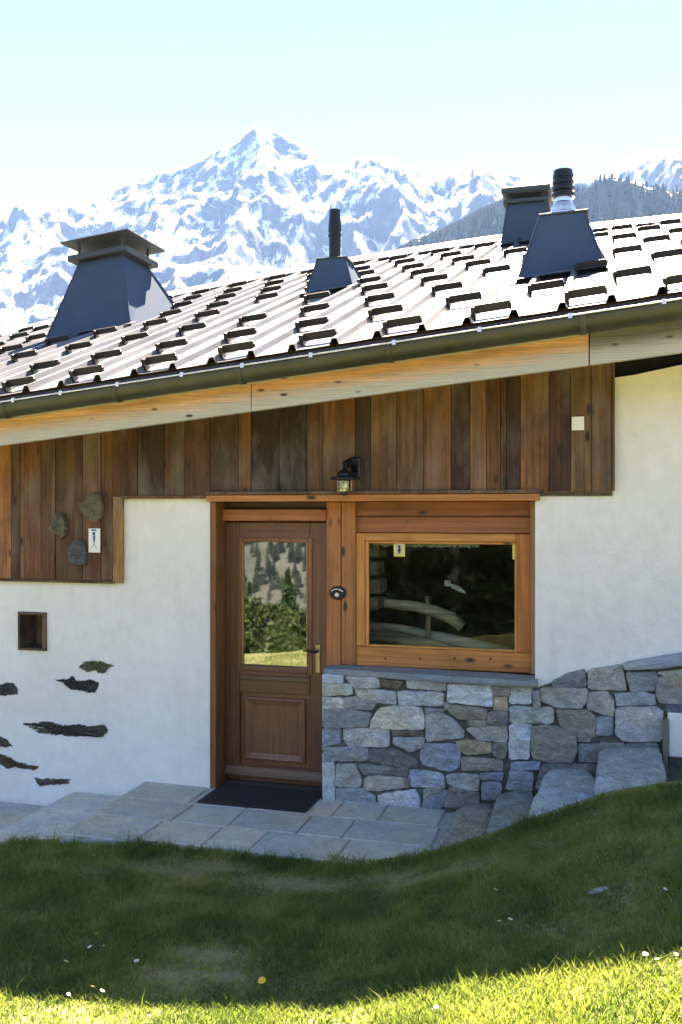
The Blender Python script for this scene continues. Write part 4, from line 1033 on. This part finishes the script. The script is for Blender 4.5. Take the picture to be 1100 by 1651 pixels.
# door bell on the post
bx, bz = P(545, 956, .145)
bell = empty('door_bell', (bx, .15, bz)); tag(bell, 'black door bell with white button on the orange post', 'door bell')
bm = bmesh.new(); n = 18
for k, (r, y) in enumerate(((.055, .154), (.055, .135), (.046, .124))):
    pass
def disc(bm, cx, cz, y0, y1, rx, rz, n=20, ch=.004):
    r = [[bm.verts.new((cx + math.cos(t*2*math.pi/n)*rx*s, y, cz + math.sin(t*2*math.pi/n)*rz*s)) for t in range(n)] for s, y in ((1, y1), (1, y0 + ch), (1 - ch / max(rx, .01), y0))]
    for a_, b_ in zip(r, r[1:]):
        for k in range(n): bm.faces.new((a_[k], a_[(k+1) % n], b_[(k+1) % n], b_[k]))
    bm.faces.new(r[-1])
disc(bm, bx, bz, .128, .154, .062, .05); rel(bell, bmobj('base', bm, M['black'], smooth=False))
bm = bmesh.new(); tube(bm, [(bx + .046*math.cos(t), .124, bz + .03*math.sin(t)) for t in np.linspace(.25, math.pi - .25, 9)], .008, 6); rel(bell, bmobj('rim', bm, M['steel'], smooth=True))
bm = bmesh.new(); disc(bm, bx, bz - .012, .112, .128, .016, .016); rel(bell, bmobj('button', bm, M['white_lamp']))
# carved stone plaques
def plaque(px_, py_, outline, label, c):
    cx_, cz_ = P(px_, py_, -.07); k = .0052
    o = stone([(cx_ + a * k, cz_ - b * k) for a, b in outline], -.085, None, lin3(*c, 1.1), 'stone_plaque', .04, .003, 'rubble', .012, .006)
    bm = bmesh.new(); r = random.Random(px_)
    for _ in range(16):
        a, b = r.choice(outline); s_ = r.uniform(.15, .7); an = r.uniform(0, 3)
        x, z = cx_ + a*k*s_, cz_ - b*k*s_; d = .016
        tube(bm, [(x, -.091, z), (x + d*.5*math.cos(an), -.095, z + d*.5*math.sin(an)), (x + d*math.cos(an), -.091, z + d*math.sin(an))], .0035, 5)
    bmobj('carving', bm, M['rubble'], o, lin3(*c, 1.4))
    return tag(o, label, 'plaque', 'carved stones hung on the planks')
plaque(146, 819, [(-19, -8), (-8, -10), (-4, -18), (4, -22), (14, -20), (19, -8), (19, 10), (12, 20), (2, 21), (-10, 10), (-17, 4)], 'largest carved grey stone plaque, above the white card', (125, 120, 104))
plaque(93, 848, [(-16, 2), (-8, -6), (-2, -18), (6, -19), (13, -8), (14, 12), (6, 20), (-4, 12), (-14, 8)], 'middle-sized carved stone plaque nearest the left edge', (118, 114, 100))
plaque(124, 891, [(-15, 6), (-14, -4), (-6, -18), (4, -20), (12, -12), (15, 2), (15, 18), (-8, 19), (-15, 14)], 'lowest carved stone plaque, bluish with a flat base', (104, 108, 112))
# white card with a blue figure
x0, z1 = P(143.5, 852, -.05); x1, z0 = P(162, 891, -.05)
card = box('notice_card', x0, x1, -.056, -.046, z0, z1, M['paper'], None, .001); tag(card, 'white card with a blue printed figure under the large carved stone', 'sign')
bm = bmesh.new(); w, h = x1 - x0, z1 - z0
def q2(bm, pts, y=-.0572):
    vs = [bm.verts.new((x0 + a * w, y, z0 + b * h)) for a, b in pts]; bm.faces.new(vs)
q2(bm, [(.2, .9), (.8, .9), (.62, .97), (.3, .97)])
q2(bm, [(.34, .86), (.58, .86), (.6, .7), (.4, .7)]); q2(bm, [(.38, .69), (.62, .69), (.58, .5), (.42, .5)]); bmobj('print', bm, M['blue'], card)
bm = bmesh.new(); q2(bm, [(.43, .495), (.57, .495), (.53, .4), (.47, .4)]); q2(bm, [(.47, .39), (.51, .39), (.34, .2), (.3, .2)]); q2(bm, [(.49, .38), (.53, .38), (.72, .2), (.68, .2)]); q2(bm, [(.36, .8), (.6, .8), (.6, .76), (.36, .76)], -.0576); bmobj('print', bm, M['navy'], card)
# plain white square plate
x0, z1 = P(922, 672, -.05); x1, z0 = P(942, 693.5, -.05)
tag(box('square_plate', x0, x1, -.058, -.044, z0, z1, M['paper'], None, .002), 'blank cream square plate on the planks near the right corner', 'plate')
# yellow stickers in the window
def sticker(a, b, t, u_, label, hang):
    Y = YW + .0325; x0, x1 = PX(a, Y), PX(b, Y); z0, z1 = P(700, u_, Y)[1], P(700, t, Y)[1]
    o = box('sticker', x0, x1, Y - .0006, Y + .0006, z0, z1, M['yellow'], None, 0); tag(o, label, 'sticker', 'yellow stickers on the window')
    if hang:
        bm = bmesh.new(); xm, zm_ = (x0 + x1) / 2, (z0 + z1) / 2; w, h = (x1 - x0), (z1 - z0)
        for pts in ([(-.3, .36), (.3, .36), (.3, -.36), (-.3, -.36)],):
            bm.faces.new([bm.verts.new((xm + p*w, Y - .001, zm_ + q*h)) for p, q in pts])
        bmobj('print', bm, M['lace'], o)
        bm = bmesh.new()
        for pts in ([(-.14, .1), (0, .28), (.14, .1)], [(-.06, .1), (.06, .1), (.06, -.3), (-.06, -.3)], [(-.16, -.02), (.16, -.02), (.1, -.14), (-.1, -.14)]):
            bm.faces.new([bm.verts.new((xm + p*w, Y - .0014, zm_ + q*h)) for p, q in pts])
        bmobj('print', bm, M['black'], o)
    return o
sticker(635, 653, 873, 898, 'yellow framed sticker at the upper left of the window pane', True)
sticker(826.5, 832, 873, 900, 'narrow yellow sticker at the upper right corner of the window pane', False)

# ------------------------------------------------------------------ inside, behind the window
YI = .62
def pi(px_, py_, Y=YI): x, z = P(px_, py_, Y); return (x, Y, z)
rail = empty('log_railing', pi(690, 1060)); tag(rail, 'weathered log railing with a bent rail seen through the window', 'railing')
bm = bmesh.new(); tube(bm, [pi(575, 968), pi(620, 972), pi(670, 978), pi(700, 985), pi(728, 996), pi(745, 1012)], [.036, .038, .042, .046, .05, .04], 10); rel(rail, bmobj('bent_rail', bm, M['rough_log'], color=lin3(170, 150, 128, 1.5), smooth=True))
bm = bmesh.new(); tube(bm, [pi(560, 1008, .75), pi(640, 1014, .75), pi(720, 1030, .75), pi(820, 1052, .75)], [.04, .044, .046, .046], 10); rel(rail, bmobj('lower_rail', bm, M['rough_log'], color=lin3(180, 164, 144, 1.5), smooth=True))
bm = bmesh.new(); tube(bm, [pi(560, 1024, .58), pi(640, 1028, .58), pi(690, 1040, .58), pi(760, 1058, .58)], [.052, .055, .05, .05], 10); rel(rail, bmobj('lower_rail', bm, M['rough_log'], color=lin3(140, 122, 104, 1.5), smooth=True))
bm = bmesh.new(); tube(bm, [pi(689, 962, .68), pi(691, 1000, .68), pi(690, 1080, .68)], [.016, .02, .022], 8); rel(rail, bmobj('post', bm, M['rough_log'], color=lin3(150, 128, 104, 1.5), smooth=True))
orn = empty('hanging_ornament', pi(738, 948, .5)); tag(orn, 'small pale fish-shaped ornament hanging inside the window', 'ornament')
bm = bmesh.new(); x, y, z = pi(738, 948, .5); k = .0045
rings = []
for (dx, dz, r) in ((-13, 9, 1), (-10, 3, 3.5), (-4, 1, 5), (3, -2, 5), (9, -5, 3.5), (14, -9, .6)):
    rings.append([bm.verts.new((x + dx*k, y + math.cos(t)*r*k*.6, z + dz*k + math.sin(t)*r*k)) for t in np.linspace(0, 2*math.pi, 9)[:-1]])
for a_, b_ in zip(rings, rings[1:]):
    for j in range(8): bm.faces.new((a_[j], a_[(j+1) % 8], b_[(j+1) % 8], b_[j]))
rel(orn, bmobj('body', bm, M['lace'], smooth=True))
bm = bmesh.new(); bm_box(bm, x - .1, x - .055, y - .006, y + .006, z + .01, z + .055, .004); rel(orn, bmobj('tail', bm, M['lace']))
bm = bmesh.new(); tube(bm, [(x, y, z + .01), (x, y, gz1 + .02)], .0012, 4); rel(orn, bmobj('thread', bm, M['black']))
for k, (t0, t1) in enumerate(((875, 900), (905, 928), (934, 958), (962, 985))):
    x0, z1 = P(575, t0, .34); x1, z0 = P(612 - 4 * (k % 2), t1, .34)
    sub(chalet, box('inner_stone', x0, x1, .34, .6, z0, z1, M['stone'], None, .012, lin3(135, 124, 108, 1.2)))
# lace edging along the top of the pane
bm = bmesh.new(); r = random.Random(4)
for k in range(60):
    xx = gx0 + .04 + (gx1 - gx0 - .32) * k / 60; hh = .02 + .02 * r.random(); wv = .012 * math.sin(k * .9)
    bm.faces.new([bm.verts.new(p) for p in ((xx, YW + .1 + wv, gz1 - .01), (xx + .02, YW + .1 + wv, gz1 - .01), (xx + .018, YW + .1 + wv, gz1 - .012 - hh), (xx + .002, YW + .1 + wv, gz1 - .012 - hh * .8))])
lc = bmobj('lace_edging', bm, M['lace']); tag(lc, 'narrow grey lace edging along the top inside the window', 'curtain')

# ------------------------------------------------------------------ lawn
BARE = [(PG(275, 1408, -.02), .34, .12), (PG(345, 1400, -.02), .3, .1), (PG(475, 1425, 0), .42, .14), (PG(290, 1570, .1), .22, .14), (PG(330, 1530, .1), .2, .1), (PG(370, 1580, .1), .14, .08), (PG(700, 1430, .1), .35, .12), (PG(640, 1420, .05), .3, .1)]
def bare(X, Y):
    b = np.zeros_like(X)
    for (cx, cy), rx, ry in BARE: b = np.maximum(b, np.exp(-(((X - cx) / rx) ** 2 + ((Y - cy) / ry) ** 2)))
    return b
def lawn(n, x0, x1, y0, y1, hmin, hmax, w, seed, inview=None):
    rs = np.random.RandomState(seed)
    X = rs.uniform(x0, x1, n); Y = rs.uniform(y0, y1, n)
    # camera distance based thinning keeps the near lawn dense
    b = bare(X, Y); cl = fbm(X * 3.1, Y * 3.1, 3, 31); cl2 = fbm(X * 9, Y * 9, 2, 37)
    edge = -1.12 + .05 * (fbm(X * 4, X * 0 + 3, 3, 8) - .5)
    dd = Y + D; ok = (Y < edge) & (rs.rand(n) > b * .72 * (.5 + cl2)) & (rs.rand(n) < .35 + cl * 1.1)
    if inview is not None: ok &= inview(X, Y)
    X, Y, cl, cl2, b = X[ok], Y[ok], cl[ok], cl2[ok], b[ok]; n = len(X); Z = GZ(X, Y) - .004
    edgef = np.exp(-((Y + 1.2) / .12) ** 2)
    h = (hmin + (hmax - hmin) * rs.rand(n) ** 1.6) * (.5 + cl * .9) * (1 - .55 * b) * (1 + .9 * edgef * (cl2 > .45))
    a = rs.rand(n) * 2 * math.pi; lean = h * (.25 + .75 * rs.rand(n)); la = rs.rand(n) * 2 * math.pi
    ww = w * (.6 + .8 * rs.rand(n))
    dx, dy = np.cos(a) * ww, np.sin(a) * ww; lx_, ly_ = np.cos(la) * lean, np.sin(la) * lean
    V = np.empty((n, 5, 3))
    V[:, 0] = np.stack([X - dx, Y - dy, Z], 1); V[:, 1] = np.stack([X + dx, Y + dy, Z], 1)
    V[:, 2] = np.stack([X + dx*.75 + lx_*.35, Y + dy*.75 + ly_*.35, Z + h*.55], 1); V[:, 3] = np.stack([X - dx*.75 + lx_*.35, Y - dy*.75 + ly_*.35, Z + h*.55], 1)
    V[:, 4] = np.stack([X + lx_, Y + ly_, Z + h * (.8 + .2 * rs.rand(n))], 1)
    i = np.arange(n) * 5
    F4 = np.stack([i, i+1, i+2, i+3], 1); F3 = np.stack([i+3, i+2, i+4], 1)
    r = np.clip(.05 + 1.5 * (fbm(X * 2.6, Y * 2.6, 4, 51) - .25) * .7 + .95 * (fbm(X * 9, Y * 9, 3, 57) - .5) + .34 * (rs.rand(n) - .5) + .5 * b + .35 * (rs.rand(n) > .96), 0, 1)
    return V.reshape(-1, 3), F4, F3, np.repeat(r, 5)
def view(X, Y):
    d = -S * X + C * (Y + D); r = C * X + S * (Y + D); return (d > 1.5) & (np.abs(r / np.maximum(d, .1)) < .42)
parts = [lawn(400000, -5.2, 1.6, -4.0, -1.0, .016, .054, .002, 1, view), lawn(120000, -7, 3, -6.6, -1.0, .022, .06, .0024, 2, lambda X, Y: ~(view(X, Y) & (Y > -4.0))),
         lawn(7000, -5.2, 1.6, -4.0, -1.0, .05, .105, .0018, 8, view), lawn(90000, -5.2, 1.6, -4.0, -1.0, .012, .034, .0062, 5, view)]
V = []; F4 = []; F3 = []; at = []; off = 0
for v_, a_, b_, r_ in parts: V.append(v_); F4.append(a_ + off); F3.append(b_ + off); at.append(r_); off += len(v_)
gm = big('grass', np.concatenate(V), np.concatenate(F4), np.concatenate(F3), M['grass'], {'rnd': np.concatenate(at)})
tag(link('grass', gm, None), 'short uneven lawn grass in front of the house', 'grass', kind='stuff')
# daisies and one dandelion
def GP(px_, py_):
    z = .1
    for _ in range(12): x, y = PG(px_, py_, z); z = float(GZ(np.array(x), np.array(y)))
    return x, y, z
def flower(name, petals, mats, r0, lab, cat, grp):
    bm = bmesh.new(); tube(bm, [(0, 0, 0), (.004, .002, .04), (.002, 0, .062)], .0014, 5)
    root = bmobj(name, bm, M['stalk'])
    bm = bmesh.new()
    for k in range(petals):
        a0 = k * 2 * math.pi / petals; d = .28
        pts = [(0, a0), (r0 * .6, a0 - d), (r0, a0 - d * .5), (r0, a0 + d * .5), (r0 * .6, a0 + d)]
        bm.faces.new([bm.verts.new((.002 + r * math.cos(t), r * math.sin(t), .063 + r * .15 + .0008 * (k % 2))) for r, t in pts])
    bmobj('petals', bm, mats[0], root)
    bm = bmesh.new(); lathe(bm, [(.0055, 0), (.005, .003), (.002, .0045)], .002, 0, .064, 10); bmobj('flower_centre', bm, mats[1], root)
    return root
d0 = flower('daisy', 12, (M['petal'], M['pollen']), .012, None, None, None)
spots = [(162, 1527), (151, 1543), (222, 1569), (103, 1617), (140, 1614), (155, 1618), (147, 1395), (794, 1454), (807, 1506), (817, 1503), (1068, 1447), (1039, 1561), (1063, 1566), (1086, 1556), (700, 1640), (100, 1570), (168, 1540)]
DAISY = ['brightest daisy of the trio in the shaded lawn at the left', 'lower daisy just below the brightest one of the left trio', 'lone daisy in the shade right of the left trio', 'leftmost daisy at the foot of the left lawn, by the lit edge',
  'middle daisy of three at the lit edge, lower left', 'right daisy of three at the lit edge, lower left', 'daisy nearest the slate paving at the left', 'lone daisy in the shaded lawn below the rough steps', 'left daisy of the close pair in the shaded lawn, right of centre', 'right daisy of the close pair in the shaded lawn, right of centre',
  'daisy at the far right of the shaded lawn, near the picture edge', 'leftmost of three daisies on the sunlit lawn at the right', 'middle one of three daisies on the sunlit lawn at the right', 'rightmost of three daisies on the sunlit lawn at the right', 'single daisy in the sunlit strip at the bottom, right of centre', 'daisy far left in the shade, left of the trio', 'small upper right daisy of the left trio']
for i, (a, b) in enumerate(spots):
    if i == 0: o = d0
    else:
        o = d0.copy(); col.objects.link(o)
        for ch in d0.children: c_ = ch.copy(); col.objects.link(c_); c_.parent = o
    o.location = GP(a, b); o.rotation_euler = (random.uniform(.1, .5), random.uniform(-.3, .3), random.uniform(0, 6)); s_ = random.uniform(.65, 1.05); o.scale = (s_,) * 3
    tag(o, DAISY[i], 'daisy', 'white daisies in the lawn')
dn = flower('dandelion', 26, (M['pollen'], M['pollen']), .016, None, None, None); dn.location = GP(426, 1597); dn.rotation_euler = (.5, 0, 0); tag(dn, 'single yellow dandelion in the shaded lawn near the light edge', 'dandelion')
x, y, z = GP(966, 1440)
bm = bmesh.new(); bmesh.ops.create_icosphere(bm, subdivisions=2, radius=1)
for q in bm.verts: q.co = Vector((q.co.x * .05, q.co.y * .02, q.co.z * .01)) * (1 + random.uniform(-.1, .1))
st_ = bmobj('field_stone', bm, M['stone'], None, lin3(140, 145, 140), True); st_.location = (x, y, z + .012); st_.rotation_euler = (0, -.2, .4); tag(st_, 'flat pale stone lying in the lawn at the right', 'stone')

# ------------------------------------------------------------------ trees behind the viewpoint (they show in the door glass; the tall conifers are added to darken the window)
def leafcloud(n, rx, ry, rz, cz, sz, seed, conifer=False, h=0):
    rs = np.random.RandomState(seed)
    if conifer:
        t = rs.rand(n) ** .75; zz = h * (.08 + .92 * (1 - t)); a = rs.rand(n) * 2 * math.pi
        lev = (np.sin(zz / h * 46) * .25 + .85); rr = rx * t * lev * (.35 + .65 * np.sqrt(rs.rand(n)))
        p = np.stack([np.cos(a) * rr, np.sin(a) * rr, zz - rr * .35], 1)
    else:
        p = rs.randn(n, 3); p /= np.linalg.norm(p, axis=1)[:, None]; k = 1 + .35 * (fbm(p[:, 0] * 3 + 9, p[:, 2] * 3 + p[:, 1] * 2, 3, seed) - .5) * 2
        p = p * (k * (.55 + .45 * rs.rand(n) ** .5))[:, None] * np.array([rx, ry, rz]) + np.array([0, 0, cz])
    d = rs.randn(n, 3); e = rs.randn(n, 3); d /= np.linalg.norm(d, axis=1)[:, None]; e /= np.linalg.norm(e, axis=1)[:, None]
    s_ = sz * (.6 + .8 * rs.rand(n))[:, None]
    V = np.stack([p - d * s_, p + e * s_ * .6, p + d * s_, p - e * s_ * .6], 1).reshape(-1, 3); i = np.arange(n) * 4
    return V, np.stack([i, i+1, i+2, i+3], 1), np.repeat(np.clip(rs.rand(n) * .6 + .3 * (p[:, 2] - p[:, 2].min()) / (np.ptp(p[:, 2]) + .01), 0, 1), 4)
def tree(x, y, h, r, seed, kind, label):
    z = float(GZ(np.array(x), np.array(y))) - .05
    root = empty('conifer_tree' if kind == 'c' else ('broadleaf_tree' if kind == 'b' else 'bush'), (x, y, z))
    bm = bmesh.new()
    if kind == 'c': tube(bm, [(0, 0, 0), (.05, 0, h * .5), (0, 0, h * .97)], [r * .09, r * .05, .02], 8); data = leafcloud(5200, r, r, 0, 0, .17, seed, True, h); m_ = M['needle']
    else:
        tr = .16 if kind == 'b' else .03; hb = h * (.4 if kind == 'b' else .3)
        tube(bm, [(0, 0, 0), (.06, .03, hb * .5), (0, .05, hb), (.1, 0, h * .8)], [r * tr * .55, r * tr * .4, r * tr * .32, .02], 8)
        for k in range(5): an = k * 1.3 + seed; tube(bm, [(0, .05, hb * (.8 + .1 * k)), (math.cos(an) * r * .35, math.sin(an) * r * .35, hb + h * .15), (math.cos(an) * r * .7, math.sin(an) * r * .7, h * .62 + .05 * k)], [r * tr * .2, r * tr * .12, .015], 6)
        data = leafcloud(5200, r, r, (h - hb * .7) / 2, h - (h - hb * .7) / 2, .13, seed); m_ = M['leaf']
    rtr = bmobj('trunk', bm, M['bark'], root)
    cm = big('crown', data[0], data[1], np.zeros((0, 3), int), m_, {'rnd': data[2]}); link('crown', cm, None, root)
    tag(root, label, 'tree' if kind != 'k' else 'bush', 'trees across the meadow behind the viewpoint')
kinds = [(-10.4, -23, 1.5, 1.2, 'k', 'low light green bush at the right of the door glass reflection'), (-11.7, -25, 1.3, 1.1, 'k', 'low bush in the middle of the door glass reflection'), (-12.9, -24, 1.8, 1.2, 'k', 'tallest low bush at the left of the door glass reflection'),
  (-13.0, -33, 3.6, 1.9, 'b', 'leafy tree right behind the bushes in the door glass reflection'), (-16.4, -35, 4.4, 2.0, 'b', 'leafy tree left behind the bushes in the door glass reflection'),
  (-15.6, -43, 7.0, 1.7, 'c', 'dark conifer at the right of the door glass reflection'), (-18.6, -46, 7.6, 1.8, 'c', 'dark conifer in the middle of the door glass reflection'), (-21.5, -47, 7.0, 1.7, 'c', 'dark conifer at the left of the door glass reflection'),
  (-5.4, -36, 11, 2.6, 'c', 'added tall conifer darkening the reflection at the right of the window pane'), (-8.6, -39, 12, 2.8, 'c', 'added tallest conifer darkening the reflection in the middle of the window pane'), (-11.6, -41, 12, 2.6, 'c', 'added tall conifer darkening the reflection at the left of the window pane')]  # unseen conifers, added so that the window pane mirrors something dark
for i, (x, y, h, r, k, lab) in enumerate(kinds): tree(x, y, h, r, 100 + i, k, lab)
rs = np.random.RandomState(9); n = 6500
px_ = rs.uniform(-420, 120, n); py_ = -170 - 700 * rs.rand(n) ** .7
V, T, at = cones(np.stack([px_, py_, GZ(px_, py_) - 1], 1), 6 + 7 * rs.rand(n), 1.8 + 1.5 * rs.rand(n), 5, 7, 5)
fm = big('valley_wood', V, np.zeros((0, 4), int), T, M['far_needle'], {'rnd': at}); tag(link('valley_wood', fm, None), 'far wood on the opposite valley side mirrored in the door glass', 'wood', kind='stuff')

# ------------------------------------------------------------------ haze of the valley air
hz, t, b = nt('valley haze'); t.nodes.remove(b)
pv = nd(t, 'ShaderNodeVolumePrincipled'); pv.inputs['Density'].default_value = 5.2e-5; pv.inputs['Color'].default_value = (.3, .55, 1, 1); pv.inputs['Anisotropy'].default_value = .0
t.links.new(pv.outputs[0], t.nodes['Material Output'].inputs['Volume'])
bm = bmesh.new(); bm_box(bm, -7500, 7500, -7500, 7500, -1250, 2100)
tag(bmobj('haze', bm, hz), 'thin bluish haze filling the valley air', 'haze', kind='stuff')
